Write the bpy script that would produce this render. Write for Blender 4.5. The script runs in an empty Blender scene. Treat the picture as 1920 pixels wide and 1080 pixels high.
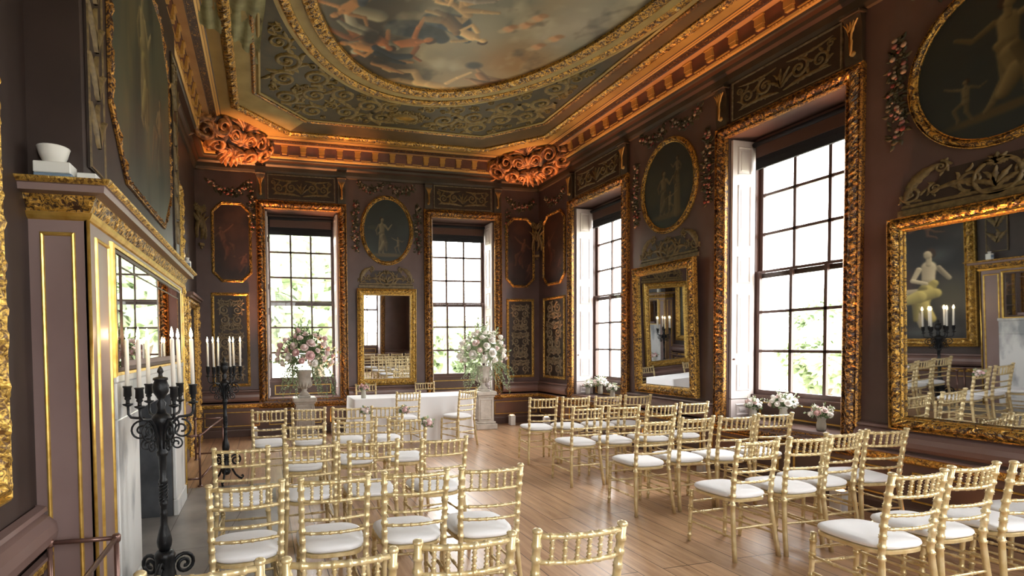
import bpy, math, random
import numpy as np
from mathutils import Matrix, Vector
PI = math.pi
SKY, UPW, EXPO = 7.0, 400.0, 1.45
sc = bpy.context.scene
COL = sc.collection
W0, W1, D0, D1, ZC = -1.13, 5.65, -0.87, 9.75, 5.27      # room: x range, y range, ceiling
rnd = random.Random(7)

# ------------------------------------------------------------------ mesh building
class MB:
    def __init__(s): s.v = []; s.f = []; s.m = []; s.s = []; s.a = []
    def add(s, vs, fs, mat=0, smooth=False, att=None):
        b = len(s.v); s.v.extend([tuple(p) for p in vs])
        s.a.extend(att if att is not None else [1.0]*len(vs))
        for f in fs: s.f.append(tuple(b+i for i in f)); s.m.append(mat); s.s.append(smooth)
    def box(s, x0, x1, y0, y1, z0, z1, mat=0):
        vs = [(x, y, z) for z in (z0, z1) for y in (y0, y1) for x in (x0, x1)]
        s.add(vs, [(0,2,3,1),(4,5,7,6),(0,1,5,4),(2,6,7,3),(0,4,6,2),(1,3,7,5)], mat)
    def bbox(s, x0, x1, y0, y1, z0, z1, b=0.01, mat=0):
        # box with chamfered upper and side edges
        xs, ys = (x0, x1), (y0, y1)
        def ring(i, z): return [(x0+i,y0,z),(x1-i,y0,z),(x1,y0+i,z),(x1,y1-i,z),(x1-i,y1,z),(x0+i,y1,z),(x0,y1-i,z),(x0,y0+i,z)]
        def ringi(z): return [(x0+b,y0+b,z),(x1-b,y0+b,z),(x1-b,y0+b,z),(x1-b,y1-b,z),(x1-b,y1-b,z),(x0+b,y1-b,z),(x0+b,y1-b,z),(x0+b,y0+b,z)]
        rs = [ringi(z0), ring(b, z0+b), ring(b, z1-b), ringi(z1)]
        vs = [p for r in rs for p in r]
        fs = [(k*8+i, k*8+(i+1)%8, k*8+8+(i+1)%8, k*8+8+i) for k in range(3) for i in range(8)]
        fs += [tuple(range(7,-1,-1)), tuple(range(24,32))]
        s.add(vs, fs, mat)
    def tube(s, pts, rad, n=8, mat=0, cap=True, smooth=True, sx=1.0):
        pts = [Vector(p) for p in pts]; m = len(pts)
        if not hasattr(rad, '__len__'): rad = [rad]*m
        vs = []; up = None
        for i, p in enumerate(pts):
            t = (pts[min(i+1,m-1)] - pts[max(i-1,0)])
            if t.length < 1e-9: t = Vector((0,0,1))
            t.normalize()
            if up is None:
                up = Vector((0,0,1)) if abs(t.z) < .9 else Vector((1,0,0))
            up = (up - t*up.dot(t))
            if up.length < 1e-6: up = Vector((1,0,0)) - t*t.x
            up.normalize(); b = t.cross(up)
            for k in range(n):
                a = 2*PI*k/n
                vs.append(p + (up*math.cos(a) + b*math.sin(a)*sx)*rad[i])
        fs = [(i*n+k, i*n+(k+1)%n, (i+1)*n+(k+1)%n, (i+1)*n+k) for i in range(m-1) for k in range(n)]
        if cap: fs += [tuple(range(n-1,-1,-1)), tuple(range((m-1)*n, m*n))]
        s.add(vs, fs, mat, smooth)
    def lathe(s, prof, n=16, c=(0,0,0), mat=0, smooth=True):
        vs = [(c[0]+r*math.cos(2*PI*k/n), c[1]+r*math.sin(2*PI*k/n), c[2]+z) for r, z in prof for k in range(n)]
        fs = [(i*n+k, i*n+(k+1)%n, (i+1)*n+(k+1)%n, (i+1)*n+k) for i in range(len(prof)-1) for k in range(n)]
        fs += [tuple(range(n-1,-1,-1)), tuple(range((len(prof)-1)*n, len(prof)*n))]
        s.add(vs, fs, mat, smooth)
    def ball(s, c, r, n=6, m=4, mat=0, sz=1.0):
        prof = [(max(1e-4, r*math.sin(PI*i/m)), -r*sz*math.cos(PI*i/m)) for i in range(m+1)]
        s.lathe(prof, n, c, mat)
    def ribbon(s, pts, w, h, mat=0, n0=0.0, att=1.0):
        # relief ribbon in the (u,v) plane standing h proud of n0
        m = len(pts)
        if not hasattr(w, '__len__'): w = [w]*m
        if not hasattr(h, '__len__'): h = [h]*m
        vs = []
        for i, p in enumerate(pts):
            a, b = pts[max(i-1,0)], pts[min(i+1,m-1)]
            tx, ty = b[0]-a[0], b[1]-a[1]; L = math.hypot(tx, ty) or 1
            nx, ny = -ty/L, tx/L; z = n0 + (p[2] if len(p) > 2 else 0)
            for q, hh in ((-1,0),(-.45,1),(.45,1),(1,0)):
                vs.append((p[0]+nx*w[i]*q, p[1]+ny*w[i]*q, z+h[i]*hh))
        fs = [(i*4+k, i*4+k+1, i*4+k+5, i*4+k+4)[::-1] for i in range(m-1) for k in range(3)]
        s.add(vs, fs, mat, True, [att]*len(vs))
    def build(s, name, mats, parent=None, M=None, attr=None):
        me = bpy.data.meshes.new(name); me.from_pydata(s.v, [], s.f)
        if not isinstance(mats, (list, tuple)): mats = [mats]
        for m in mats: me.materials.append(m)
        me.polygons.foreach_set('material_index', s.m); me.polygons.foreach_set('use_smooth', s.s)
        if attr:
            a = me.attributes.new(attr, 'FLOAT', 'POINT'); a.data.foreach_set('value', s.a)
        me.update()
        o = bpy.data.objects.new(name, me); COL.objects.link(o)
        if parent: o.parent = parent
        if M is not None: o.matrix_world = M if not parent else o.matrix_world
        return o

def tag(o, label=None, cat=None, group=None, kind=None):
    if label: o['label'] = label
    if cat: o['category'] = cat
    if group: o['group'] = group
    if kind: o['kind'] = kind
    return o
def thing(name, label, cat, M=None, loc=None, rz=0, group=None):
    o = bpy.data.objects.new(name, None); COL.objects.link(o); o.empty_display_size = .1
    if M is not None: o.matrix_world = M
    else: o.location = loc; o.rotation_euler = (0,0,rz)
    return tag(o, label, cat, group)
def copy_tree(o, loc=None, rz=None, M=None, label=None, group=None):
    c = o.copy(); COL.objects.link(c)
    if loc is not None: c.location = loc
    if rz is not None: c.rotation_euler = (0,0,rz)
    if M is not None: c.matrix_world = M
    if label: c['label'] = label
    if group: c['group'] = group
    for ch in list(o.children):
        d = ch.copy(); COL.objects.link(d); d.parent = c
        for g in list(ch.children):
            e = g.copy(); COL.objects.link(e); e.parent = d
    return c
def fr(origin, U, V, N):
    M = Matrix((U, V, N)).transposed().to_4x4(); M.translation = Vector(origin); return M
def wall(side, a, z, off=0.003, tilt=0.0):
    """frame on a wall: local x along the wall, local y up, local z into the room"""
    if side == 'end':   M = fr((a, D1-off, z), (1,0,0), (0,0,1), (0,-1,0))
    if side == 'right': M = fr((W1-off, a, z), (0,-1,0), (0,0,1), (-1,0,0))
    if side == 'left':  M = fr((W0+off, a, z), (0,1,0), (0,0,1), (1,0,0))
    if side == 'rear':  M = fr((a, D0+off, z), (-1,0,0), (0,0,1), (0,1,0))
    if tilt: M = M @ Matrix.Rotation(tilt, 4, 'X')
    return M

# ------------------------------------------------------------------ materials
def srgb(r, g, b):
    f = lambda c: ((c/255+.055)/1.055)**2.4 if c/255 > .04045 else c/255/12.92
    return (f(r), f(g), f(b), 1)
def newmat(name):
    m = bpy.data.materials.new(name); m.use_nodes = True
    nt = m.node_tree; return m, nt, nt.nodes['Principled BSDF']
def P(name, col, rough=.5, metal=0., var=None, bump=None, spec=None, coat=0, sheen=0):
    """var=(colour2, scale, lo, hi, stretch)  bump=(scale, strength)"""
    m, nt, b = newmat(name); N = nt.nodes; L = nt.links
    b.inputs['Base Color'].default_value = col; b.inputs['Roughness'].default_value = rough; b.inputs['Metallic'].default_value = metal
    if spec is not None: b.inputs['Specular IOR Level'].default_value = spec
    if coat: b.inputs['Coat Weight'].default_value = coat; b.inputs['Coat Roughness'].default_value = .15
    if sheen: b.inputs['Sheen Weight'].default_value = sheen
    if var or bump: tc = N.new('ShaderNodeTexCoord')
    if var:
        mp = N.new('ShaderNodeMapping'); L.new(tc.outputs['Object'], mp.inputs[0])
        if len(var) > 4: mp.inputs['Scale'].default_value = var[4]
        n = N.new('ShaderNodeTexNoise'); n.inputs['Scale'].default_value = var[1]; n.inputs['Detail'].default_value = 6
        L.new(mp.outputs[0], n.inputs['Vector'])
        r = N.new('ShaderNodeValToRGB'); r.color_ramp.elements[0].position = var[2]; r.color_ramp.elements[1].position = var[3]
        r.color_ramp.elements[0].color = col; r.color_ramp.elements[1].color = var[0]
        L.new(n.outputs['Fac'], r.inputs[0]); L.new(r.outputs[0], b.inputs['Base Color'])
    if bump:
        n2 = N.new('ShaderNodeTexNoise'); n2.inputs['Scale'].default_value = bump[0]; n2.inputs['Detail'].default_value = 4
        L.new(tc.outputs['Object'], n2.inputs['Vector'])
        bp = N.new('ShaderNodeBump'); bp.inputs['Strength'].default_value = bump[1]; bp.inputs['Distance'].default_value = .02
        L.new(n2.outputs['Fac'], bp.inputs['Height']); L.new(bp.outputs[0], b.inputs['Normal'])
    return m
def gilt(name, gold, ground, scale=55, lo=.42, hi=.58, metal=.75, rough=.36):
    """gold leaf on the raised carving (attribute 'gild'), paint in the ground"""
    m, nt, b = newmat(name); N = nt.nodes; L = nt.links
    tc = N.new('ShaderNodeTexCoord'); n = N.new('ShaderNodeTexNoise'); n.inputs['Scale'].default_value = scale; n.inputs['Detail'].default_value = 3
    L.new(tc.outputs['Object'], n.inputs['Vector'])
    at = N.new('ShaderNodeAttribute'); at.attribute_name = 'gild'
    n.inputs['Distortion'].default_value = 1.6; n.inputs['Roughness'].default_value = .6
    at2 = N.new('ShaderNodeMath'); at2.operation = 'MULTIPLY'; at2.inputs[1].default_value = .16; L.new(at.outputs['Fac'], at2.inputs[0])
    ad = N.new('ShaderNodeMath'); ad.operation = 'ADD'; L.new(n.outputs['Fac'], ad.inputs[0]); L.new(at2.outputs[0], ad.inputs[1])
    r = N.new('ShaderNodeMapRange'); r.inputs['From Min'].default_value = lo+.09; r.inputs['From Max'].default_value = hi+.09
    L.new(ad.outputs[0], r.inputs['Value'])
    mx = N.new('ShaderNodeMix'); mx.data_type = 'RGBA'; mx.inputs[6].default_value = ground; mx.inputs[7].default_value = gold
    L.new(r.outputs[0], mx.inputs[0]); L.new(mx.outputs[2], b.inputs['Base Color'])
    mm = N.new('ShaderNodeMath'); mm.operation = 'MULTIPLY'; mm.inputs[1].default_value = metal; L.new(r.outputs[0], mm.inputs[0]); L.new(mm.outputs[0], b.inputs['Metallic'])
    b.inputs['Roughness'].default_value = rough
    bp = N.new('ShaderNodeBump'); bp.inputs['Strength'].default_value = .5; bp.inputs['Distance'].default_value = .01
    L.new(n.outputs['Fac'], bp.inputs['Height']); L.new(bp.outputs[0], b.inputs['Normal'])
    return m
def emis(name, col, st):
    m = bpy.data.materials.new(name); m.use_nodes = True; nt = m.node_tree; nt.nodes.clear()
    e = nt.nodes.new('ShaderNodeEmission'); e.inputs[0].default_value = col; e.inputs[1].default_value = st
    o = nt.nodes.new('ShaderNodeOutputMaterial'); nt.links.new(e.outputs[0], o.inputs[0]); return m

M = {}
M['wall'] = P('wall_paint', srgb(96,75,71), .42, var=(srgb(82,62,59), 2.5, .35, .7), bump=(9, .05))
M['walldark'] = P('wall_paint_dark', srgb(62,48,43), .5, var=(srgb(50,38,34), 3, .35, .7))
M['upper'] = P('painted_upper_wall', srgb(70,54,46), .5, var=(srgb(48,38,32), 3, .35, .7))
M['mauve'] = P('mauve_paint', srgb(138,116,112), .4, var=(srgb(124,102,98), 1.2, .35, .7))
M['ledge'] = P('mauve_ledge_paint', srgb(122,98,92), .32, var=(srgb(108,86,80), 1.5, .35, .7))
M['dado'] = P('dado_paint', srgb(94,72,64), .4, var=(srgb(80,60,52), 2, .35, .7))
M['goldline'] = P('gilt_moulding', srgb(226,190,104), .3, .7, var=(srgb(190,148,66), 14, .35, .7))
M['gilt'] = gilt('carved_gilt', srgb(214,168,82), srgb(62,38,24), 34, .44, .56)
M['giltbrown'] = gilt('carved_gilt_brown', srgb(200,146,72), srgb(60,34,24), 30, .47, .58)
M['giltbright'] = gilt('carved_gilt_bright', srgb(226,186,96), srgb(104,70,28), 36, .40, .56)
M['scroll'] = P('painted_scroll', srgb(128,106,66), .5, var=(srgb(86,70,44), 30, .35, .7))
M['scrollg'] = P('painted_scroll_grey', srgb(140,124,98), .5, var=(srgb(92,78,58), 30, .35, .7))
M['panelground'] = P('panel_ground', srgb(54,40,32), .5, var=(srgb(42,32,26), 8, .35, .7))
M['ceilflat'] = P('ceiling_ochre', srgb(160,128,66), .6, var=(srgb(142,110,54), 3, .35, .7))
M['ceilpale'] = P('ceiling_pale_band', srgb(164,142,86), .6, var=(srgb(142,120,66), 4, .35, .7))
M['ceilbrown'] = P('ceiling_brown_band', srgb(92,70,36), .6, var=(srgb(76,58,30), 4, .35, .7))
M['ceilfield'] = P('ceiling_olive_field', srgb(70,58,30), .6, var=(srgb(52,44,24), 5, .35, .7))
M['ceilscroll'] = P('ceiling_scroll', srgb(136,114,56), .55, var=(srgb(92,76,38), 24, .35, .7))
M['corn_low'] = P('cornice_low', srgb(70,56,42), .5, var=(srgb(52,42,32), 3, .35, .7))
M['corn_red'] = P('cornice_coffer', srgb(112,66,48), .5, var=(srgb(90,52,38), 6, .35, .7))
M['corn_pink'] = P('cornice_fascia', srgb(188,144,98), .5, var=(srgb(168,124,82), 4, .35, .7))
M['corn_dark'] = P('cornice_line', srgb(66,40,24), .5)
M['corn_gold'] = P('cornice_gold', srgb(206,160,88), .4, .3)
M['cartouche'] = P('cartouche_paint', srgb(196,134,80), .45, var=(srgb(92,52,30), 11, .40, .60))  # highlight gold and dark mottling put relief shading into the colour
M['white_shutter'] = P('shutter_paint', srgb(206,196,194), .4, var=(srgb(196,186,184), 2, .35, .7))
M['sash'] = P('sash_paint', srgb(84,58,50), .35)
M['blind'] = P('blind_cloth', srgb(24,24,30), .8)
M['iron'] = P('black_iron', srgb(26,28,31), .42, .3, bump=(60, .15))
M['wax'] = P('white_wax', srgb(246,240,228), .45)
M['flame'] = emis('candle_flame', (1,.72,.35,1), 30)
M['chair'] = P('champagne_paint', srgb(226,208,164), .30, .42, var=(srgb(206,182,128), 20, .35, .7))
M['cushion'] = P('white_cushion_cloth', srgb(238,238,240), .9, sheen=.3, bump=(90, .05))
M['linen'] = P('white_table_linen', srgb(242,242,244), .9, sheen=.2)
M['stone'] = P('carved_stone', srgb(192,184,174), .7, var=(srgb(168,158,146), 9, .35, .7), bump=(40, .2))
M['marble'] = P('white_marble', srgb(224,224,222), .3, var=(srgb(150,154,158), 4.5, .52, .68, (1.4,1,.4)))
M['hearth'] = P('grey_hearth_stone', srgb(168,164,158), .4, var=(srgb(140,136,132), 3, .35, .7), bump=(20,.05))
M['soot'] = P('sooty_firebox', srgb(92,94,98), .8, var=(srgb(66,68,72), 5, .35, .7))
M['fireback'] = P('iron_fireback', srgb(110,120,134), .6, .0, var=(srgb(80,88,100), 8, .35, .7))
M['bronze'] = P('bronze_rail', srgb(120,92,84), .3, .6)
M['rose_white'] = P('petal_white', srgb(246,242,236), .7)
M['rose_blush'] = P('petal_blush', srgb(244,224,220), .7)
M['rose_pink'] = P('petal_pink', srgb(228,190,190), .7)
M['leaf'] = P('green_leaf', srgb(96,122,76), .5, var=(srgb(136,156,112), 8, .35, .7))
M['leafpale'] = P('pale_leaf', srgb(150,168,128), .5, var=(srgb(184,196,160), 8, .35, .7))
M['uplight'] = P('white_plastic', srgb(226,224,222), .4)
M['lens'] = emis('amber_lamp_lens', (1,.42,.14,1), 12)
M['ceramic'] = P('white_ceramic', srgb(236,234,228), .4)
M['label'] = P('blue_grey_card', srgb(120,140,160), .6)
M['garland_pink'] = P('painted_pink', srgb(132,84,78), .6)
M['garland_white'] = P('painted_white', srgb(150,130,112), .6)
M['garland_leaf'] = P('painted_leaf', srgb(62,58,40), .6)
M['garland_red'] = P('painted_red', srgb(104,40,36), .6)
M['drape'] = P('painted_drapery', srgb(150,146,104), .6, var=(srgb(104,100,64), 6, .35, .7))

def mirror_mat(name, k):
    m, nt, b = newmat(name); b.inputs['Base Color'].default_value = (k,k*1.02,k*1.04,1); b.inputs['Metallic'].default_value = 1; b.inputs['Roughness'].default_value = .015
    return m
M['mirror'] = mirror_mat('mirror_glass', .82); M['mirror_old'] = mirror_mat('old_dim_mirror_glass', .55)
def glass_mat():
    m = bpy.data.materials.new('window_glass'); m.use_nodes = True; nt = m.node_tree; nt.nodes.clear(); N = nt.nodes
    t = N.new('ShaderNodeBsdfTransparent'); t.inputs[0].default_value = (.97,.98,.98,1)
    g = N.new('ShaderNodeBsdfGlossy'); g.inputs['Roughness'].default_value = .02
    f = N.new('ShaderNodeFresnel'); f.inputs[0].default_value = 1.35
    mx = N.new('ShaderNodeMixShader'); o = N.new('ShaderNodeOutputMaterial')
    nt.links.new(f.outputs[0], mx.inputs[0]); nt.links.new(t.outputs[0], mx.inputs[1]); nt.links.new(g.outputs[0], mx.inputs[2]); nt.links.new(mx.outputs[0], o.inputs[0])
    return m
M['glass'] = glass_mat()
def vase_glass():
    m, nt, b = newmat('vase_glass'); b.inputs['Transmission Weight'].default_value = .35; b.inputs['Roughness'].default_value = .12; b.inputs['IOR'].default_value = 1.3
    b.inputs['Base Color'].default_value = srgb(226,222,208); return m
M['vase'] = vase_glass()
def paint_mat():
    m, nt, b = newmat('oil_painting'); a = nt.nodes.new('ShaderNodeAttribute'); a.attribute_name = 'paint'
    nt.links.new(a.outputs['Color'], b.inputs['Base Color']); b.inputs['Roughness'].default_value = .5; return m
M['paint'] = paint_mat()
def floor_mat():
    m, nt, b = newmat('oak_planks'); N = nt.nodes; L = nt.links
    tc = N.new('ShaderNodeTexCoord'); mp = N.new('ShaderNodeMapping'); mp.inputs['Rotation'].default_value = (0,0,PI/2); L.new(tc.outputs['Object'], mp.inputs[0])
    br = N.new('ShaderNodeTexBrick'); L.new(mp.outputs[0], br.inputs['Vector'])
    br.inputs['Color1'].default_value = (0.2,0.2,0.2,1); br.inputs['Color2'].default_value = (.8,.8,.8,1); br.inputs['Mortar'].default_value = (0,0,0,1)
    br.inputs['Scale'].default_value = 1; br.inputs['Brick Width'].default_value = 3.1; br.inputs['Row Height'].default_value = .215; br.inputs['Mortar Size'].default_value = .0035; br.offset = .37; br.offset_frequency = 3
    mp2 = N.new('ShaderNodeMapping'); mp2.inputs['Scale'].default_value = (9,.7,1); L.new(tc.outputs['Object'], mp2.inputs[0])
    n = N.new('ShaderNodeTexNoise'); n.inputs['Scale'].default_value = 2.2; n.inputs['Detail'].default_value = 8; n.inputs['Roughness'].default_value = .65; L.new(mp2.outputs[0], n.inputs['Vector'])
    r = N.new('ShaderNodeValToRGB'); r.color_ramp.elements[0].position = .28; r.color_ramp.elements[0].color = srgb(150,112,82); r.color_ramp.elements[1].position = .75; r.color_ramp.elements[1].color = srgb(214,176,138)
    L.new(n.outputs['Fac'], r.inputs[0])
    hs = N.new('ShaderNodeHueSaturation'); mr = N.new('ShaderNodeMapRange'); mr.inputs['To Min'].default_value = .82; mr.inputs['To Max'].default_value = 1.14
    L.new(br.outputs['Color'], mr.inputs['Value']); L.new(mr.outputs[0], hs.inputs['Value']); L.new(r.outputs[0], hs.inputs['Color'])
    mx = N.new('ShaderNodeMix'); mx.data_type = 'RGBA'; mx.inputs[7].default_value = srgb(52,34,24)
    L.new(br.outputs['Fac'], mx.inputs[0]); L.new(hs.outputs[0], mx.inputs[6]); L.new(mx.outputs[2], b.inputs['Base Color'])
    rr = N.new('ShaderNodeMapRange'); rr.inputs['To Min'].default_value = .2; rr.inputs['To Max'].default_value = .42; L.new(n.outputs['Fac'], rr.inputs['Value']); L.new(rr.outputs[0], b.inputs['Roughness'])
    bp = N.new('ShaderNodeBump'); bp.inputs['Strength'].default_value = .25; bp.inputs['Distance'].default_value = .004; bp.invert = True
    L.new(br.outputs['Fac'], bp.inputs['Height']); L.new(bp.outputs[0], b.inputs['Normal'])
    return m
M['floor'] = floor_mat()
def tree_mat():
    m, nt, b = newmat('tree_leaf'); N = nt.nodes
    b.inputs['Base Color'].default_value = srgb(170,182,152); b.inputs['Roughness'].default_value = .7
    t = N.new('ShaderNodeBsdfTranslucent'); t.inputs[0].default_value = srgb(198,210,178); mx = N.new('ShaderNodeMixShader'); mx.inputs[0].default_value = .45
    nt.links.new(b.outputs[0], mx.inputs[1]); nt.links.new(t.outputs[0], mx.inputs[2]); nt.links.new(mx.outputs[0], N['Material Output'].inputs[0]); return m
M['tree'] = tree_mat()
M['bark'] = P('tree_bark', srgb(110,96,82), .9)
M['lawn'] = P('lawn_grass', srgb(178,174,154), .9, var=(srgb(164,162,140), 3, .35, .7))
M['water'] = P('river_water', srgb(150,170,170), .08)

# ------------------------------------------------------------------ paintings (brushwork in vertex colours)
class Canvas:
    def __init__(s, x0, x1, y0, y1, res, bg):
        s.x0, s.x1, s.y0, s.y1 = x0, x1, y0, y1
        s.nx = max(8, int((x1-x0)*res)); s.ny = max(8, int((y1-y0)*res))
        s.X, s.Y = np.meshgrid(np.linspace(x0, x1, s.nx), np.linspace(y0, y1, s.ny))
        s.C = np.ones((s.ny, s.nx, 3))*np.array(bg, float)
    def noise(s, sc_, seed, oct=4, sx=1., sy=1.):
        rs = np.random.RandomState(seed); out = np.zeros_like(s.X); amp = 1; tot = 0; k = sc_
        for _ in range(oct):
            g = rs.rand(64, 64); u = (s.X*k*sx+100) ; v = (s.Y*k*sy+100)
            i = np.floor(u).astype(int); j = np.floor(v).astype(int); fu = u-i; fv = v-j
            fu = fu*fu*(3-2*fu); fv = fv*fv*(3-2*fv); G = lambda a, b: g[b % 64, a % 64]
            out += amp*((G(i,j)*(1-fu)+G(i+1,j)*fu)*(1-fv)+(G(i,j+1)*(1-fu)+G(i+1,j+1)*fu)*fv); tot += amp; amp *= .5; k *= 2
        return out/tot
    def blend(s, col, a):
        a = np.clip(a, 0, 1)[..., None]; s.C = s.C*(1-a)+np.array(col, float)*a
    def cloud(s, col, sc_, seed, lo, hi, amt=1., **k):
        n = s.noise(sc_, seed, **k); s.blend(col, amt*np.clip((n-lo)/(hi-lo), 0, 1))
    def blob(s, x, y, rx, ry, col, amt=1., soft=.5, rot=0.):
        c, q = math.cos(rot), math.sin(rot); u = ((s.X-x)*c+(s.Y-y)*q)/rx; v = (-(s.X-x)*q+(s.Y-y)*c)/ry
        d = np.sqrt(u*u+v*v); s.blend(col, amt*np.clip((1-d)/soft, 0, 1))
    def limb(s, pts, col, shade=.35, soft=.25):
        """tapered strokes through (x,y,r); painted with a lit and a dark side"""
        for (ax, ay, ar), (bx, by, br) in zip(pts[:-1], pts[1:]):
            pad = max(ar, br)*1.6
            i0 = np.searchsorted(s.X[0], min(ax,bx)-pad); i1 = np.searchsorted(s.X[0], max(ax,bx)+pad)
            j0 = np.searchsorted(s.Y[:,0], min(ay,by)-pad); j1 = np.searchsorted(s.Y[:,0], max(ay,by)+pad)
            if i1 <= i0 or j1 <= j0: continue
            X = s.X[j0:j1, i0:i1]; Y = s.Y[j0:j1, i0:i1]; dx, dy = bx-ax, by-ay; L2 = dx*dx+dy*dy+1e-9
            t = np.clip(((X-ax)*dx+(Y-ay)*dy)/L2, 0, 1); r = ar+(br-ar)*t
            ex = X-ax-dx*t; ey = Y-ay-dy*t; d = np.sqrt(ex*ex+ey*ey)/r
            a = np.clip((1-d)/soft, 0, 1)[..., None]; lit = 1+shade*np.clip((-.6*ex+.8*ey)/r, -1, 1)
            c = np.clip(np.array(col, float)*lit[..., None], 0, 255); S = s.C[j0:j1, i0:i1]; S[:] = S*(1-a)+c*a
    def figure(s, x, y, h, rot=0., flip=1, skin=(190,160,120), cloth=None, pose='stand'):
        ca, sa = math.cos(rot), math.sin(rot)
        def T(pts): return [(x+h*(flip*px*ca-py*sa), y+h*(flip*px*sa+py*ca), r*h) for px, py, r in pts]
        dark = tuple(c*.8 for c in skin)
        if pose == 'stand':
            legs = [[(.03,.5,.055),(.05,.28,.045),(.02,.04,.028),(.07,.01,.022)], [(-.03,.5,.055),(-.06,.28,.045),(-.09,.04,.028),(-.05,.01,.022)]]
            arms = [[(.08,.78,.035),(.17,.66,.028),(.24,.76,.022),(.27,.8,.02)], [(-.08,.78,.035),(-.16,.64,.028),(-.13,.52,.022)]]
        elif pose == 'sit':
            legs = [[(.03,.45,.06),(.26,.44,.055),(.30,.2,.04),(.33,.02,.028)], [(-.02,.45,.06),(.14,.4,.055),(.10,.16,.04),(.06,.02,.028)]]
            arms = [[(.1,.74,.036),(.16,.6,.03),(.02,.56,.024)], [(-.1,.74,.036),(-.2,.62,.03),(-.1,.76,.024)]]
        else:
            legs = [[(.03,.48,.058),(.2,.34,.05),(.12,.1,.034),(.14,.02,.026)], [(-.03,.48,.058),(-.02,.25,.048),(-.12,.05,.032),(-.16,.0,.024)]]
            arms = [[(.09,.78,.036),(.24,.84,.03),(.38,.92,.022)], [(-.09,.78,.036),(-.24,.7,.03),(-.36,.78,.022)]]
        for l in legs: s.limb(T(l), dark)
        s.limb(T(arms[1]), dark)
        s.limb(T([(0,.48,.085),(0,.62,.075),(0,.76,.09)]), skin)
        if cloth: 
            s.limb(T([(-.06,.56,.05),(.02,.46,.095),(.06,.3,.085),(-.04,.12,.06)]), cloth, .5); s.limb(T([(.05,.5,.05),(.12,.3,.05),(.12,.1,.03)]), tuple(c*.75 for c in cloth), .5)
        s.limb(T(arms[0]), skin)
        s.limb(T([(-.012,.945,.058),(-.02,.92,.055)]), (58,40,26), .3); s.limb(T([(0,.8,.035),(0,.87,.033)]), skin); s.limb(T([(.012,.91,.05),(.016,.925,.046)]), skin)
    def sample(s, x, y):
        u = np.clip((np.asarray(x)-s.x0)/(s.x1-s.x0)*(s.nx-1), 0, s.nx-1.001); v = np.clip((np.asarray(y)-s.y0)/(s.y1-s.y0)*(s.ny-1), 0, s.ny-1.001)
        i = u.astype(int); j = v.astype(int); fu = (u-i)[..., None]; fv = (v-j)[..., None]; C = s.C
        return (C[j,i]*(1-fu)+C[j,i+1]*fu)*(1-fv)+(C[j+1,i]*(1-fu)+C[j+1,i+1]*fu)*fv
def painted(name, cv, shape='rect', parent=None, M_=None, mat=None, step=1, cut=0., flipy=False, dim=1.0):
    """mesh of a painted surface in its local x,y plane facing +z"""
    if shape == 'oval':
        nr, na = cv.ny//2, max(64, int(cv.ny*2.4)); cx, cy = (cv.x0+cv.x1)/2, (cv.y0+cv.y1)/2; a, b = (cv.x1-cv.x0)/2, (cv.y1-cv.y0)/2
        R, A = np.meshgrid(np.linspace(.002, 1, nr), np.linspace(0, 2*PI, na, endpoint=False), indexing='ij')
        X = cx+a*R*np.cos(A); Y = cy+b*R*np.sin(A)
        idx = np.arange(nr*na).reshape(nr, na); nx_ = np.roll(idx, -1, 1)
        F = np.stack([idx[:-1], idx[1:], nx_[1:], nx_[:-1]], -1).reshape(-1, 4)
    else:
        X, Y = cv.X, cv.Y; idx = np.arange(X.size).reshape(X.shape)
        F = np.stack([idx[:-1,:-1], idx[:-1,1:], idx[1:,1:], idx[1:,:-1]], -1).reshape(-1, 4)
        if cut:
            fx = X.ravel()[F].mean(1); fy = Y.ravel()[F].mean(1)
            dx = np.minimum(fx-cv.x0, cv.x1-fx); dy = np.minimum(fy-cv.y0, cv.y1-fy); F = F[dx+dy > cut]
    col = cv.sample(X.ravel(), Y.ravel())/255.*dim; lin = np.where(col > .04045, ((col+.055)/1.055)**2.4, col/12.92)
    v = np.stack([X.ravel(), -Y.ravel() if flipy else Y.ravel(), np.zeros(X.size)], -1)
    if flipy: F = F[:, ::-1]
    me = bpy.data.meshes.new(name); me.from_pydata(v.tolist(), [], F.tolist())
    at = me.color_attributes.new('paint', 'FLOAT_COLOR', 'POINT')
    at.data.foreach_set('color', np.concatenate([lin, np.ones((len(lin),1))], 1).ravel().astype(np.float32))
    me.materials.append(mat or M['paint']); me.polygons.foreach_set('use_smooth', [True]*len(me.polygons)); me.update()
    o = bpy.data.objects.new(name, me); COL.objects.link(o)
    if parent: o.parent = parent
    if M_ is not None: o.matrix_world = M_
    return o

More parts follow.
